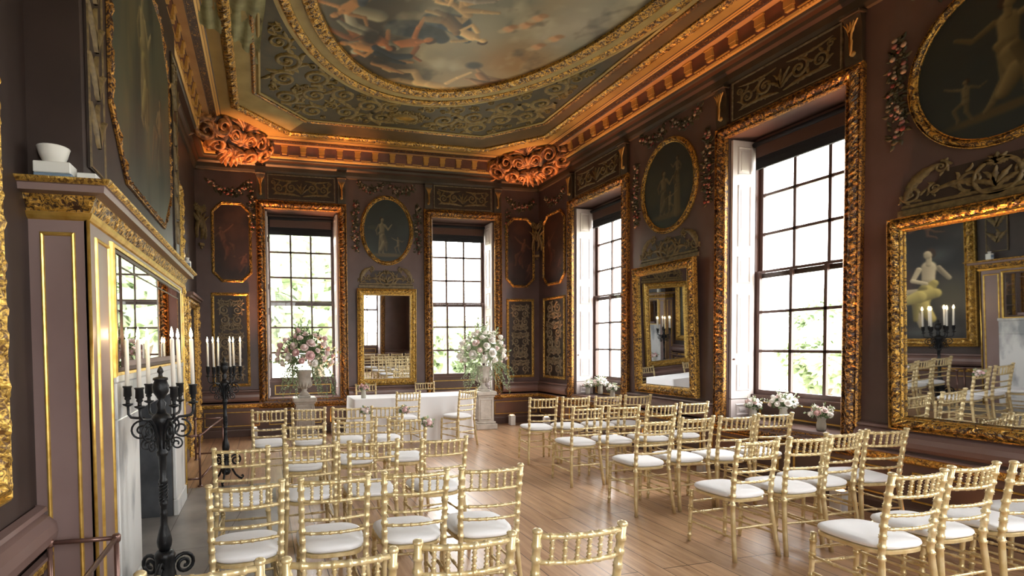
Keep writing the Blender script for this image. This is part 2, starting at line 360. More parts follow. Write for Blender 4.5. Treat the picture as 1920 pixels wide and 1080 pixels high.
# ------------------------------------------------------------------ ornament
def leafpat(s, y, period):
    """carved running-leaf pattern, 0..1"""
    ph = s/period; c = abs(2*y)
    a = .5+.5*math.sin(2*PI*(ph-.55*c)+1.3*math.sin(2*PI*ph*.31)); b = .5+.5*math.sin(2*PI*(.63*ph+1.6*y)+2*math.sin(ph*1.7))
    d = .5+.5*math.sin(2*PI*ph*1.73+11*y)
    return max(0, min(1, .42*a+.36*b+.3*d-.05))
def frame_strip(mb, outline, prof, period=.16, amp=.02, step=.025, mat=0, carve=(.15,.85)):
    """mitred moulding around a closed counter-clockwise outline; prof = [(offset outward, height)]"""
    n = len(outline); width = prof[-1][0]-prof[0][0]
    dirs = []
    for i in range(n):
        a, b = outline[i], outline[(i+1) % n]; L = math.hypot(b[0]-a[0], b[1]-a[1]); dirs.append(((b[1]-a[1])/L, -(b[0]-a[0])/L, L))
    mit = []
    for i in range(n):
        p, q = dirs[i-1], dirs[i]; k = 1+p[0]*q[0]+p[1]*q[1]; mit.append(((p[0]+q[0])/k, (p[1]+q[1])/k))
    vs, at = [], []; S = 0; cols = []
    for i in range(n):
        A, B = outline[i], outline[(i+1) % n]; L = dirs[i][2]; m = max(1, int(L/step)); mA, mB = mit[i], mit[(i+1) % n]
        for j in range(m):
            t = j/m; row = []
            for d, h in prof:
                yy = (d-prof[0][0])/width; x = A[0]+(B[0]-A[0])*t+(mA[0]*(1-t)+mB[0]*t)*d; y = A[1]+(B[1]-A[1])*t+(mA[1]*(1-t)+mB[1]*t)*d
                if carve[0] < yy < carve[1]:
                    g = leafpat(S+t*L, yy-.5, period); hh = h+amp*(g-.5)*2
                else: g = .75; hh = h
                vs.append((x, y, hh)); at.append(g)
        S += L
    k = len(prof); m = len(vs)//k
    fs = [(i*k+j, i*k+j+1, ((i+1) % m)*k+j+1, ((i+1) % m)*k+j)[::-1] for i in range(m) for j in range(k-1)]
    mb.add(vs, [f[::-1] for f in fs], mat, False, at)
def rect(x0, x1, y0, y1): return [(x0,y0),(x1,y0),(x1,y1),(x0,y1)]
def octo(x0, x1, y0, y1, c): return [(x0+c,y0),(x1-c,y0),(x1,y0+c),(x1,y1-c),(x1-c,y1),(x0+c,y1),(x0,y1-c),(x0,y0+c)]
def oval(cx, cy, a, b, n=72): return [(cx+a*math.cos(2*PI*i/n), cy+b*math.sin(2*PI*i/n)) for i in range(n)]
def carved(w, h, b=.0): 
    return [(0,b),(0,h*.55),(w*.1,h*.7),(w*.16,h*.45),(w*.25,h*.62),(w*.38,h*.9),(w*.5,h),(w*.62,h*.92),(w*.76,h*.66),(w*.84,h*.45),(w*.9,h*.75),(w,h*.6),(w,b)]
def spiral(cx, cy, r0, r1, a0, turns, n=22):
    return [(cx+(r0+(r1-r0)*i/n)*math.cos(a0+turns*2*PI*i/n), cy+(r0+(r1-r0)*i/n)*math.sin(a0+turns*2*PI*i/n)) for i in range(n+1)]
def arc(p, q, bow, n=10):
    mx, my = (p[0]+q[0])/2, (p[1]+q[1])/2; dx, dy = q[0]-p[0], q[1]-p[1]
    return [((1-t)**2*p[0]+2*t*(1-t)*(mx-dy*bow)+t*t*q[0], (1-t)**2*p[1]+2*t*(1-t)*(my+dx*bow)+t*t*q[1]) for t in [i/n for i in range(n+1)]]
def leafw(w, n, lobes=4): return [w*math.sin(PI*min(1, (i+.6)/n*.98))**.6*(.65+.35*abs(math.sin(lobes*PI*i/n))) for i in range(n+1)]
def scroll(mb, cx, cy, r, a0, sgn=1, w=None, h=.014, mat=0, n0=0., leaves=True):
    w = w or r*.16; n = 22
    mb.ribbon(spiral(cx, cy, r, r*.12, a0, sgn*1.6, n), [w*(1-.55*i/n) for i in range(n+1)], h, mat, n0)
    if leaves:
        for k in range(4):
            a = a0+sgn*(.2+k*.85); p = (cx+r*math.cos(a), cy+r*math.sin(a)); q = (cx+r*1.55*math.cos(a+sgn*.45), cy+r*1.55*math.sin(a+sgn*.45))
            mb.ribbon(arc(p, q, .35*sgn, 7), leafw(w*1.1, 7, 2), h*.8, mat, n0)
        mb.ball((cx, cy, n0+h*.4), r*.2, 6, 4, mat, .5)
def leaf_fan(mb, cx, cy, r, a0, a1, k, w, h, mat=0, n0=0.):
    for i in range(k):
        a = a0+(a1-a0)*i/max(1,k-1)
        mb.ribbon(arc((cx,cy), (cx+r*math.cos(a), cy+r*math.sin(a)), .18*(1 if math.cos(a) > 0 else -1), 8), leafw(w, 8), h, mat, n0)
def panel_scrolls(mb, w, h, mat=0, n0=0.):
    """upright symmetrical scrollwork filling w x h centred on 0,0"""
    k = max(1, round(h/(w*.62))); H = h/k
    for i in range(k):
        y = -h/2+H*(i+.5); f = 1 if i % 2 == 0 else -1
        for s in (-1, 1):
            scroll(mb, s*w*.25, y-f*H*.2, w*.19, PI/2 if s > 0 else PI/2, -s*f, w*.042, .016, mat, n0)
            scroll(mb, s*w*.34, y+f*H*.25, w*.12, -PI/2, s*f, w*.034, .014, mat, n0)
            mb.ribbon(arc((s*w*.08, y-f*H*.02), (s*w*.36, y+f*H*.12), .4*s*f), leafw(w*.06, 10), .014, mat, n0)
            mb.ribbon(arc((0, y+f*H*.45), (s*w*.3, y+f*H*.42), -.5*s*f), leafw(w*.05, 10), .014, mat, n0)
        leaf_fan(mb, 0, y+f*H*.05, w*.22, f*PI*.15, f*PI*.85, 5, w*.045, .016, mat, n0)
        mb.ball((0, y+f*H*.04, n0), w*.045, 8, 4, mat, .5)
def frieze_scrolls(mb, w, h, mat=0, n0=0.):
    r = h*.27
    for s in (-1, 1):
        scroll(mb, s*w*.17, 0, r, PI/2, -s, h*.05, .016, mat, n0); scroll(mb, s*w*.36, -h*.05, r*.85, -PI/2, s, h*.045, .016, mat, n0)
        mb.ribbon(arc((s*w*.02,-h*.4), (s*w*.46,-h*.36), .12*s, 14), leafw(h*.07, 14, 6), .014, mat, n0)
        mb.ribbon(arc((s*w*.05, h*.36), (s*w*.47, h*.4), -.1*s, 14), leafw(h*.05, 14, 6), .014, mat, n0)
        scroll(mb, s*w*.45, h*.24, r*.4, 0, s, h*.03, .012, mat, n0, False)
    leaf_fan(mb, 0, -h*.3, h*.55, PI*.2, PI*.8, 5, h*.06, .018, mat, n0)
def plate(mb, outline, n0=0., mat=0): mb.add([(x, y, n0) for x, y in outline], [tuple(range(len(outline)))], mat)

# ------------------------------------------------------------------ ROOM SHELL
# openings of the windows: centre along the wall, width 1.34, z .66 to 4.16
WW, WZ0, WZ1, TH = 1.34, .66, 4.16, .52
WIN = [('end', .745), ('end', 3.948), ('right', 7.826), ('right', 4.558), ('right', 1.12), ('rear', .745), ('rear', 3.948)]
def wall_mesh(name, side, a0, a1, opens, mats, thick=TH):
    mb = MB(); M0 = wall(side, 0, 0, 0); s = -1 if side in ('right','rear') else 1
    us = sorted([s*a0, s*a1]); O = sorted([(s*c-w/2, s*c+w/2, z0, z1) for c, w, z0, z1 in opens]); x = us[0]
    H = ZC+.05
    for o in O:
        mb.box(x, o[0], 0, H, -thick, 0)
        if o[2] > 0: mb.box(o[0], o[1], 0, o[2], -thick, 0)
        mb.box(o[0], o[1], o[3], H, -thick, 0); x = o[1]
    mb.box(x, us[1], 0, H, -thick, 0)
    return tag(mb.build(name, mats, None, M0), kind='structure')
op = lambda side: [(c, WW, WZ0, WZ1) for s_, c in WIN if s_ == side]
wall_mesh('wall_end', 'end', W0-.5, W1+TH, op('end'), M['wall'])
wall_mesh('wall_right', 'right', D0-TH, D1, op('right'), M['wall'])
wall_mesh('wall_rear', 'rear', W0-.5, W1, op('rear'), M['wall'])
DOORY, DOORW = 8.76, 1.0
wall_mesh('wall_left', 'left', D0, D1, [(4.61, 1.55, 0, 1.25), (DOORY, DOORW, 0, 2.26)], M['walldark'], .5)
mb = MB(); mb.box(W0-.5, W1+TH, D0-TH, D1+TH, -.1, 0); tag(mb.build('floor', M['floor']), kind='structure')
mb = MB(); mb.box(W0-.5, W1+TH, D0-TH, D1+TH, ZC, ZC+.12); tag(mb.build('ceiling', M['ceilflat']), kind='structure')

def sweep_room(name, prof, mats, mids=None, x0=W0, x1=W1, y0=D0, y1=D1):
    """moulding round the room; prof=[(distance from wall, z)]"""
    mb = MB()
    for i in range(len(prof)-1):
        (d, z), (e, y) = prof[i], prof[i+1]
        A = [(x0+d,y0+d,z),(x1-d,y0+d,z),(x1-d,y1-d,z),(x0+d,y1-d,z)]; B = [(x0+e,y0+e,y),(x1-e,y0+e,y),(x1-e,y1-e,y),(x0+e,y1-e,y)]
        mb.add(A+B, [(k,(k+1)%4,4+(k+1)%4,4+k) for k in range(4)], mids[i] if mids else 0)
    return tag(mb.build(name, mats), kind='structure')
sweep_room('trim_1', [(0,4.80),(.03,4.81),(.045,4.85),(.05,4.92),(.09,4.945),(.10,4.985),(.17,4.99),(.19,5.0),(.20,5.025)], [M['corn_low'], M['corn_dark']], [0,0,0,1,0,1,0,0])
sweep_room('trim_2', [(.20,5.025),(.225,5.035),(.235,5.06),(.275,5.235),(.285,5.237),(.39,5.225),(.40,5.235),(.485,5.245),(.49,5.252),(.515,5.258),(.52,5.262),(.545,5.266),(.56,5.27)],
           [M['corn_gold'], M['corn_red'], M['corn_pink'], M['corn_dark'], M['giltbrown']], [0,0,1,3,2,3,4,3,0,3,0,3])
# brackets and beads of the coffered band
mb = MB()
def side_pts(d, step):
    out = []
    for (ax, ay, bx, by, nx, ny) in [(W0+d,D1-d,W1-d,D1-d,0,-1),(W1-d,D1-d,W1-d,D0+d,-1,0),(W0+d,D0+d,W0+d,D1-d,1,0)]:
        L = math.hypot(bx-ax, by-ay); n = int(L/step)
        for i in range(1, n): t = (i+.0)/n; out.append((ax+(bx-ax)*t, ay+(by-ay)*t, (bx-ax)/L, (by-ay)/L, nx, ny))
    return out
def obx(mb, p, hw, a0, a1, z0, z1, mat=0):
    x, y, tx, ty, nx, ny = p
    vs = [(x+tx*u+nx*a, y+ty*u+ny*a, z) for z in (z0, z1) for a in (a0, a1) for u in (-hw, hw)]
    mb.add(vs, [(0,2,3,1),(4,5,7,6),(0,1,5,4),(2,6,7,3),(0,4,6,2),(1,3,7,5)], mat)
for p in side_pts(.235, .325):
    obx(mb, p, .05, -.0, .055, 5.13, 5.235); obx(mb, p, .04, 0, .045, 5.085, 5.13); obx(mb, p, .06, -.0, .07, 5.215, 5.232)
    for k in range(-2, 3):
        q = (p[0]+p[2]*(.1625+k*.036), p[1]+p[3]*(.1625+k*.036))
        mb.ball((q[0], q[1], 5.05), .014, 5, 3)
    obx(mb, (p[0]+p[2]*.1625, p[1]+p[3]*.1625, p[2], p[3], p[4], p[5]), .09, -.01, .02, 5.07, 5.082)
tag(mb.build('trim_3', M['corn_gold']), kind='structure')

# dado: ledge, torus, gilt strip, panels, base
DADO = [(.012,.86),(.05,.85),(.055,.83),(.035,.815),(.06,.80),(.092,.77),(.10,.725),(.09,.68),(.06,.65),(.045,.64),(.045,.62),(.075,.615),(.075,.60)]
def dado_run(name, side, a0, a1):
    s = -1 if side in ('right','rear') else 1; u0, u1 = sorted((s*a0, s*a1)); mb = MB(); M0 = wall(side, 0, 0, 0)
    def strip(prof, mat, a=None, b=None):
        vs = [(u, z, d) for u in (u0 if a is None else a, u1 if b is None else b) for d, z in prof]; n = len(prof)
        mb.add(vs, [(i, i+1, n+i+1, n+i) for i in range(n-1)], mat)
        if a is not None: mb.add([(a, z, 0) for d, z in prof]+[(a, z, d) for d, z in prof]+[(b, z, 0) for d, z in prof]+[(b, z, d) for d, z in prof], [(i, i+1, n+i+1, n+i) for i in range(n-1)]+[(2*n+i, 3*n+i, 3*n+i+1, 2*n+i+1) for i in range(n-1)], mat)
    cur = u0; cuts = sorted((s*c-WW/2-.155, s*c+WW/2+.155) for s_, c in WIN if s_ == side)
    for a, b in cuts+[(u1, u1)]:                                  # the ledge stops at the window surrounds
        if a-cur > .02: strip(DADO[:11], 0, cur, a)
        cur = b
    strip([(.0,.64),(.045,.64),(.045,.62),(.075,.615),(.075,.60)], 0)
    m2 = max(2, int((u1-u0)/.02)); vs, at = [], []
    for i in range(m2+1):
        u = u0+(u1-u0)*i/m2
        for d, z, c in ((.075,.60,0),(.062,.59,1),(.06,.565,1),(.052,.54,1),(.03,.525,0)):
            g = leafpat(u, (z-.565)*10, .09) if c else .8; vs.append((u, z, d+(.012*(g-.5) if c else 0))); at.append(g)
    mb.add(vs, [(i*5+j, (i+1)*5+j, (i+1)*5+j+1, i*5+j+1)[::-1] for i in range(m2) for j in range(4)], 1, False, at)
    strip([(.03,.525),(.03,.15),(.05,.14),(.055,.12),(.055,0)], 2)
    n = max(1, round((u1-u0)/1.1)); w = (u1-u0)/n
    for k in range(n):
        if w < .3: continue
        frame_strip(mb, rect(u0+k*w+.1, u0+(k+1)*w-.1, .21, .44), [(0,.03),(.004,.042),(.014,.042),(.018,.03)], step=.5, mat=3, carve=(2,3))
    return tag(mb.build(name, [M['ledge'], M['giltbright'], M['dado'], M['goldline']], None, M0, 'gild'), kind='structure')
dado_run('baseboard_end', 'end', W0, W1)
for i, (a, b) in enumerate([(D1, D0)]): dado_run('baseboard_right', 'right', a, b)
dado_run('baseboard_rear', 'rear', W1, W0)
dado_run('baseboard_left', 'left', D0, 2.93)
tag(dado_run('trim_4', 'left', 6.12, 8.0), kind='structure')

# ------------------------------------------------------------------ WINDOWS
PW, PH = .3887, .485                                             # pane size
ZB = 1.035                                                       # bottom of the glass
def make_window(i, side, c):
    M0 = wall(side, c, 0, 0)
    win = bpy.data.objects.new('window_%d' % i, None); COL.objects.link(win); win.matrix_world = M0; tag(win, kind='structure')
    gw = PW*1.5
    def sash(name, z0, rows, n):
        mb = MB(); z1 = z0+rows*PH
        mb.box(-gw-.05, -gw, z0-.06, z1+.03, n-.02, n+.02); mb.box(gw, gw+.05, z0-.06, z1+.03, n-.02, n+.02)
        mb.box(-gw, gw, z0-.06, z0-.0, n-.02, n+.02); mb.box(-gw, gw, z1, z1+.03, n-.02, n+.02)
        for k in (1, 2): mb.box(-gw+k*PW-.017, -gw+k*PW+.017, z0, z1, n-.018, n+.018)
        for k in range(1, rows): mb.box(-gw, gw, z0+k*PH-.017, z0+k*PH+.017, n-.018, n+.018)
        o = mb.build(name, M['sash'], win)
        g = MB(); g.add([(-gw, z0, n), (gw, z0, n), (gw, z1, n), (-gw, z1, n)], [(0,1,2,3)]); g.build('glass_pane', M['glass'], o)
    n = -.45
    sash('lower_sash', ZB, 3, n+.03); sash('upper_sash', ZB+3*PH, 3, n-.015)
    mb = MB()                                                     # sash box, sill board, apron
    for s in (-1, 1):
        a, b = sorted((s*(gw+.05), s*(WW/2))); mb.box(a, b, WZ0, WZ1, n-.06, n+.06)
    mb.box(-gw-.05, gw+.05, ZB+6*PH+.03, WZ1, n-.06, n+.06); mb.box(-gw-.05, gw+.05, WZ0, ZB-.06, n-.04, n+.06)
    mb.box(-gw-.06, gw+.06, ZB-.1, ZB-.06, n-.02, n+.11)
    mb.box(-gw, gw, ZB+6*PH-.03, WZ1-.02, n+.06, n+.12)
    mb.build('sash_box', M['sash'], win)
    mb = MB(); mb.box(-gw, gw, WZ0, ZB-.1, n+.06, n+.075)
    frame_strip(mb, rect(-gw+.06, gw-.06, WZ0+.07, ZB-.16), [(0,.0),(.004,.014),(.016,.014),(.02,0)], step=.8, mat=1, carve=(2,3))
    vs = mb.v[8:]; mb.v[8:] = [(x, y, z+n+.075) for x, y, z in vs]
    mb.build('apron_panel', [M['dado'], M['goldline']], win)
    mb = MB(); mb.box(-WW/2+.002, WW/2-.002, WZ0, WZ0+.025, n+.06, .05); mb.build('sill_board', M['ledge'], win)
    mb = MB()
    mb.box(-gw-.02, gw+.02, 3.80, 4.09, n+.075, n+.10); mb.box(-gw-.02, gw+.02, 3.775, 3.80, n+.07, n+.105); mb.tube([(-gw-.03,4.08,n+.12),(gw+.03,4.08,n+.12)], .03, 10)
    for k in range(3): mb.box(-gw-.02, gw+.02, 3.85+k*.07, 3.862+k*.07, n+.10, n+.106)
    mb.build('roller_blind', M['blind'], win)
    for s in (-1, 1):
        mb = MB(); x = s*(WW/2-.005); t = -s*.03
        a, b = sorted((x, x+t)); d0, d1 = n+.07, -.03
        mb.box(a, b, WZ0+.03, .915, d0, d1); mb.box(a, b, .925, 4.13, d0, d1)
        for z0, z1 in ((.71,.86),(1.02,1.36),(1.49,2.24),(2.37,2.71),(2.82,3.59),(3.71,4.06)):
            f = x+t; e0, e1 = d0+.07, d1-.07; q = -s
            vs, k = [], 0
            for ins, dep in ((0,0),(.012,.012),(.03,-.004),(.045,-.004),(.06,.006)):
                vs += [(f+q*dep, z0+ins, e0+ins), (f+q*dep, z0+ins, e1-ins), (f+q*dep, z1-ins, e1-ins), (f+q*dep, z1-ins, e0+ins)]
            fs = [(r*4+k, r*4+(k+1)%4, r*4+4+(k+1)%4, r*4+4+k) for r in range(4) for k in range(4)]+[(16,17,18,19)]
            mb.add(vs, fs)
        o = mb.build('shutter', M['white_shutter'], win)
        kb = MB(); kb.ball((x+t*1.4, 1.42, d1-.03), .014, 8, 6); kb.build('shutter_knob', M['bronze'], o)
    return win
for i, (s_, c) in enumerate(WIN): make_window(i+1, s_, c)
SUR = {0:'window left of the end wall mirror, behind the blush flower urn', 1:'end wall window nearest the corner, behind the white flower urn', 2:'far window on the long wall, behind the front chairs', 3:'tall near window on the long wall with white shutters', 4:'third long wall window beside the large mirror', 5:'rear wall window nearer the fireplace side', 6:'rear wall window nearer the long window wall'}
for i, (s_, c) in enumerate(WIN):
    mb = MB(); outl = rect(-WW/2-.005, WW/2+.005, WZ0, WZ1)
    frame_strip(mb, outl, carved(.155, .075), .075, .012, .0125)
    tag(mb.build('window_surround', M['giltbrown'] if i in (0,1,2,3) else M['giltbrown'], None, wall(s_, c, 0), 'gild'), 'carved gilt surround of the '+SUR[i], 'window frame')

# ------------------------------------------------------------------ WALL DECORATION
def ornate_mirror(side, a, zc, w, h, label, tilt, off):
    t = thing('gilt_mirror', label, 'mirror', wall(side, a, zc-h/2, off, tilt))
    mb = MB(); frame_strip(mb, rect(-w/2+.12, w/2-.12, .12, h-.12), carved(.12, .06, -.02), .065, .011, .0115)
    mb.build('carved_frame', M['giltbright'] if side == 'end' else M['gilt'], t, attr='gild')
    mb = MB(); frame_strip(mb, rect(-w/2+.105, w/2-.105, .105, h-.105), [(0,.01),(.004,.03),(.012,.032),(.018,.02)], step=.6, carve=(2,3)); mb.build('inner_fillet', M['goldline'], t)
    mb = MB(); i, j = .11, .135
    vs = [(-w/2+i,i,.006),(w/2-i,i,.006),(w/2-i,h-i,.006),(-w/2+i,h-i,.006),(-w/2+j,j,.011),(w/2-j,j,.011),(w/2-j,h-j,.011),(-w/2+j,h-j,.011)]
    mb.add(vs, [(4,5,6,7),(0,1,5,4),(1,2,6,5),(2,3,7,6),(3,0,4,7)]); mb.build('mirror_glass', M['mirror'] if side == 'end' else M['mirror_old'], t)
    mb = MB(); mb.box(-w/2+.02, w/2-.02, .02, h-.02, -.03, -.005); mb.build('backboard', M['corn_dark'], t)
ornate_mirror('end', 2.335, 1.80, 1.17, 1.86, 'gilt framed mirror on the end wall between its two windows', math.radians(1.6), .035)
ornate_mirror('right', 6.2, 1.83, 1.17, 1.88, 'gilt framed mirror between the two long wall windows, reflecting dark room', math.radians(2.2), .035)
ornate_mirror('right', 2.80, 1.78, 1.32, 1.9, 'largest gilt framed mirror, nearest the camera on the long wall, reflecting candles', math.radians(2.2), .035)

def oval_pic(side, a, zc, rx, ry, label, paintfn):
    t = thing('oval_painting', label, 'painting', wall(side, a, zc))
    cv = Canvas(-rx, rx, -ry, ry, 110, (52,60,58)); paintfn(cv)
    o = painted('painted_canvas', cv, 'oval', t, dim=.74); o.location = (0,0,.012)
    mb = MB(); frame_strip(mb, oval(0, 0, rx-.005, ry-.005), carved(.075, .04), .1, .012, .03); mb.build('oval_frame', M['gilt'], t, attr='gild')
def pf1(c):
    c.cloud((66,76,74), 3, 3, .4, .8); c.blob(0,-.47,.42,.05,(120,104,72),.9); c.figure(-.1,-.46,.72,0,1,(150,136,104),(132,120,92)); c.figure(.22,-.44,.33,0,-1,(142,126,96),None,'run'); c.blob(-.3,.05,.12,.05,(96,92,72),.5)
def pf2(c):
    c.cloud((70,74,64), 3, 5, .4, .8); c.blob(0,-.42,.4,.06,(106,92,62),.9); c.limb([(.17,-.42,.07),(.17,-.05,.06)],(120,104,72)); c.figure(.17,-.05,.42,0,-1,(126,112,84),(116,104,76)); c.figure(-.08,-.42,.66,0,1,(132,116,84),(96,88,66)); c.figure(.04,-.44,.36,0,1,(140,122,88),None,'run'); c.blob(-.3,-.1,.12,.2,(76,78,58),.6)
def pf3(c):
    c.cloud((44,52,54), 4, 8, .4, .8, sx=.6); c.blob(.02,-.42,.46,.05,(104,86,54),.9,rot=.12); c.figure(.06,-.4,.86,.03,1,(140,122,82),(126,108,70),'run'); c.figure(-.2,-.44,.36,0,-1,(128,112,78),None,'run'); c.limb([(.38,-.38,.04),(.4,-.12,.06),(.38,.02,.03)],(110,84,48))
oval_pic('end', 2.37, 3.86, .46, .60, 'oval grey-green painting of a draped figure and child, end wall', pf1)
oval_pic('right', 6.2, 3.87, .46, .60, 'oval painting of figures beside a column, between the long wall windows', pf2)
oval_pic('right', 2.80, 3.86, .52, .62, 'large dark oval painting of a running draped figure, above the largest mirror', pf3)

def crest(side, a, z, w, h, label):
    t = thing('scroll_crest', label, 'wall ornament', wall(side, a, z, .006)); mb = MB()
    plate(mb, [(-w/2,.0),(w/2,0),(w*.47,h*.3),(w*.3,h*.5),(w*.24,h*.74),(-w*.24,h*.74),(-w*.3,h*.5),(-w*.47,h*.3)], .004, 1)
    mb.bbox(-w/2, w/2, 0, .06, 0, .02, .006); mb.bbox(-w*.48, w*.48, .07, .1, 0, .016, .005)
    for s in (-1, 1):
        mb.ribbon(arc((s*w*.46, .14), (s*w*.27, h*.86), -.35*s, 14), leafw(.05, 14, 5), .018)
        scroll(mb, s*w*.43, .19, .075, 0 if s > 0 else PI, -s, .016); scroll(mb, s*w*.27, h*.8, .05, PI/2, s, .014); scroll(mb, s*w*.12, h*.42, .09, -PI/2, s, .018)
        mb.ribbon(arc((s*w*.02,.12), (s*w*.34,.16), .3*s, 10), leafw(.03, 10), .016); scroll(mb, s*w*.3, .2, .05, PI/2, -s, .012)
    mb.ribbon(spiral(0, h*.4, h*.3, h*.3, 0, 1, 24), .018, .02); leaf_fan(mb, 0, h*.22, h*.35, PI*.15, PI*.85, 5, .03, .02); leaf_fan(mb, 0, h*.6, h*.2, PI*.1, PI*.9, 5, .03, .02)
    mb.build('scroll_relief', [M['scroll'], M['panelground']], t)
crest('end', 2.345, 2.745, 1.1, .46, 'scrolled crest above the end wall mirror')
crest('right', 6.2, 2.785, 1.1, .46, 'pale scrolled crest above the mirror between the long wall windows')
crest('right', 2.80, 2.75, 1.3, .46, 'scrolled crest above the largest mirror')

def scroll_panel(side, a, z0, z1, w, label):
    h = z1-z0; t = thing('scrollwork_panel', label, 'wall panel', wall(side, a, (z0+z1)/2)); mb = MB()
    mb.box(-w/2+.03, w/2-.03, -h/2+.03, h/2-.03, 0, .006, 1); panel_scrolls(mb, w-.2, h-.2, 0, .006); mb.build('scroll_relief', [M['scrollg'], M['panelground']], t)
    mb = MB(); frame_strip(mb, rect(-w/2+.05, w/2-.05, -h/2+.05, h/2-.05), carved(.05, .028), .09, .009, .02); mb.build('carved_frame', M['giltbright'], t, attr='gild')
scroll_panel('end', -.56, .92, 2.62, .66, 'scrollwork panel behind the far candelabrum')
scroll_panel('end', 5.21, .94, 2.57, .62, 'scrollwork panel on the end wall beside the white flower urn')
scroll_panel('right', 9.17, .94, 2.57, .78, 'scrollwork panel on the long wall beside its far window')
def octo_panel(side, a, z0, z1, w, label, seed):
    h = z1-z0; t = thing('octagonal_painting', label, 'painting', wall(side, a, (z0+z1)/2))
    c = Canvas(-w/2, w/2, -h/2, h/2, 70, (66,38,32)); c.cloud((92,56,42), 4, seed, .4, .8); c.cloud((44,26,22), 3, seed+1, .5, .8)
    c.figure(-.03,-.3,.62,(.3 if seed % 2 else -.25),1 if seed % 2 else -1,(122,78,56),(96,54,40),'run'); c.figure(.1,-.55,.4,-.4,1,(110,68,50),None,'sit'); c.blob(0,.45,.2,.12,(104,64,50),.5)
    o = painted('painted_canvas', c, 'rect', t, cut=.13, dim=.78); o.location = (0,0,.01)
    mb = MB(); frame_strip(mb, octo(-w/2, w/2, -h/2, h/2, .14), carved(.05, .03), .1, .01, .02); mb.build('carved_frame', M['gilt'], t, attr='gild')
octo_panel('end', -.515, 2.86, 4.2, .6, 'eight-sided painting beside the end wall window, above the far candelabrum', 11)
octo_panel('end', 5.21, 2.86, 4.2, .56, 'dark eight-sided painting on the end wall beside the room corner', 14)
octo_panel('right', 9.17, 2.86, 4.2, .7, 'dark eight-sided painting on the long wall beside its far window', 17)

def frieze(side, a, label):
    t = thing('frieze_panel', label, 'wall panel', wall(side, a, 4.57)); mb = MB()
    mb.box(-.62, .62, -.23, .23, 0, .008, 1); frieze_scrolls(mb, 1.14, .38, 0, .008); mb.build('scroll_relief', [M['scroll'], M['panelground']], t)
    mb = MB(); frame_strip(mb, rect(-.6, .6, -.21, .21), [(0,.006),(.005,.018),(.02,.018),(.025,.0)], step=.8, carve=(2,3)); mb.build('border', M['scrollg'], t)
def console(side, a, label):
    t = thing('console_bracket', label, 'bracket', wall(side, a, 4.30)); mb = MB(); n = 16
    prof = [(.03+.05*(i/n)**1.6+.012*math.sin(i/n*2*PI), .5*i/n) for i in range(n+1)]
    vs = [(x, z, d if x*x < .0060 else d*.9) for d, z in prof for x in (-.075,-.07,-.02,.02,.07,.075)]
    vs2 = [(x, z, 0) for d, z in prof for x in (-.075, .075)]
    fs = [(i*6+j, i*6+j+1, i*6+j+7, i*6+j+6) for i in range(n) for j in range(5)]
    b = (n+1)*6; fs += [(i*6, i*6+6, b+i*2+2, b+i*2) for i in range(n)]+[(i*6+5, b+i*2+1, b+i*2+3, i*6+11) for i in range(n)]
    mb.add(vs+vs2, fs, 0)
    mb.bbox(-.09, .09, .47, .5, 0, .11, .006); mb.bbox(-.085,.085,0,.025,0,.05,.005); mb.build('bracket_body', M['corn_low'], t)
    mb = MB(); 
    for k in range(5): mb.ribbon(arc((0,.1+k*.02),((k-2)*.032,.42),.1*(k-2),8), leafw(.016,8), .014, 0, .05+.03)
    mb.ball((0,.12,.04), .03, 8, 6); mb.build('leaf_ornament', M['corn_gold'], t)
nm = ['end wall window behind the blush urn', 'end wall window behind the white urn', 'far long wall window', 'near long wall window', 'third long wall window']
for i, (s_, c) in enumerate(WIN[:5]):
    frieze(s_, c, 'scrolled frieze panel above the '+nm[i])
    for k in (-1, 1):
        edge = ('camera' if k < 0 else 'corner') if s_ == 'right' else ('fireplace' if k < 0 else 'long wall')
        lab = 'gilt bracket over the %s, on its %s side' % (nm[i], edge)
        console(s_, c+k*.74, lab)

def garland(side, a, z, pts, label, seed, r=.05):
    rr = random.Random(seed); mb = MB()
    n = len(pts)-1
    L = sum(math.hypot(pts[i+1][0]-pts[i][0], pts[i+1][1]-pts[i][1]) for i in range(n)); k = int(L/.0165)
    for i in range(k):
        t = i/k*n; j = int(t); f = t-j; x = pts[j][0]*(1-f)+pts[j+1][0]*f; y = pts[j][1]*(1-f)+pts[j+1][1]*f
        w = r*(.7+.5*math.sin(PI*i/k)); q = rr.random()
        m = 0 if q < .3 else 1 if q < .52 else 3 if q < .62 else 2
        px, py = x+rr.uniform(-w,w), y+rr.uniform(-w,w)
        mb.ball((px, py, .012), rr.uniform(.011,.026), 7, 4, m, .6)
        for _ in range(2):
            an = rr.uniform(0,6.3); px, py = x+rr.uniform(-w,w)*1.2, y+rr.uniform(-w,w)*1.2
            mb.ribbon(arc((px,py),(px+.06*math.cos(an),py+.06*math.sin(an)),.2,4), [.004,.016,.018,.012,.002], .01, 2)
    tag(mb.build('flower_garland', [M['garland_white'], M['garland_pink'], M['garland_leaf'], M['garland_red']], None, wall(side, a, z)), label, 'garland')
def hang(n=8, dz=.95): return [(.015*math.sin(i*1.1), -dz*i/n) for i in range(n+1)]
def swag(w, d, n=10): return [(w*i/n, -d*math.sin(PI*i/n)+.0) for i in range(n+1)]
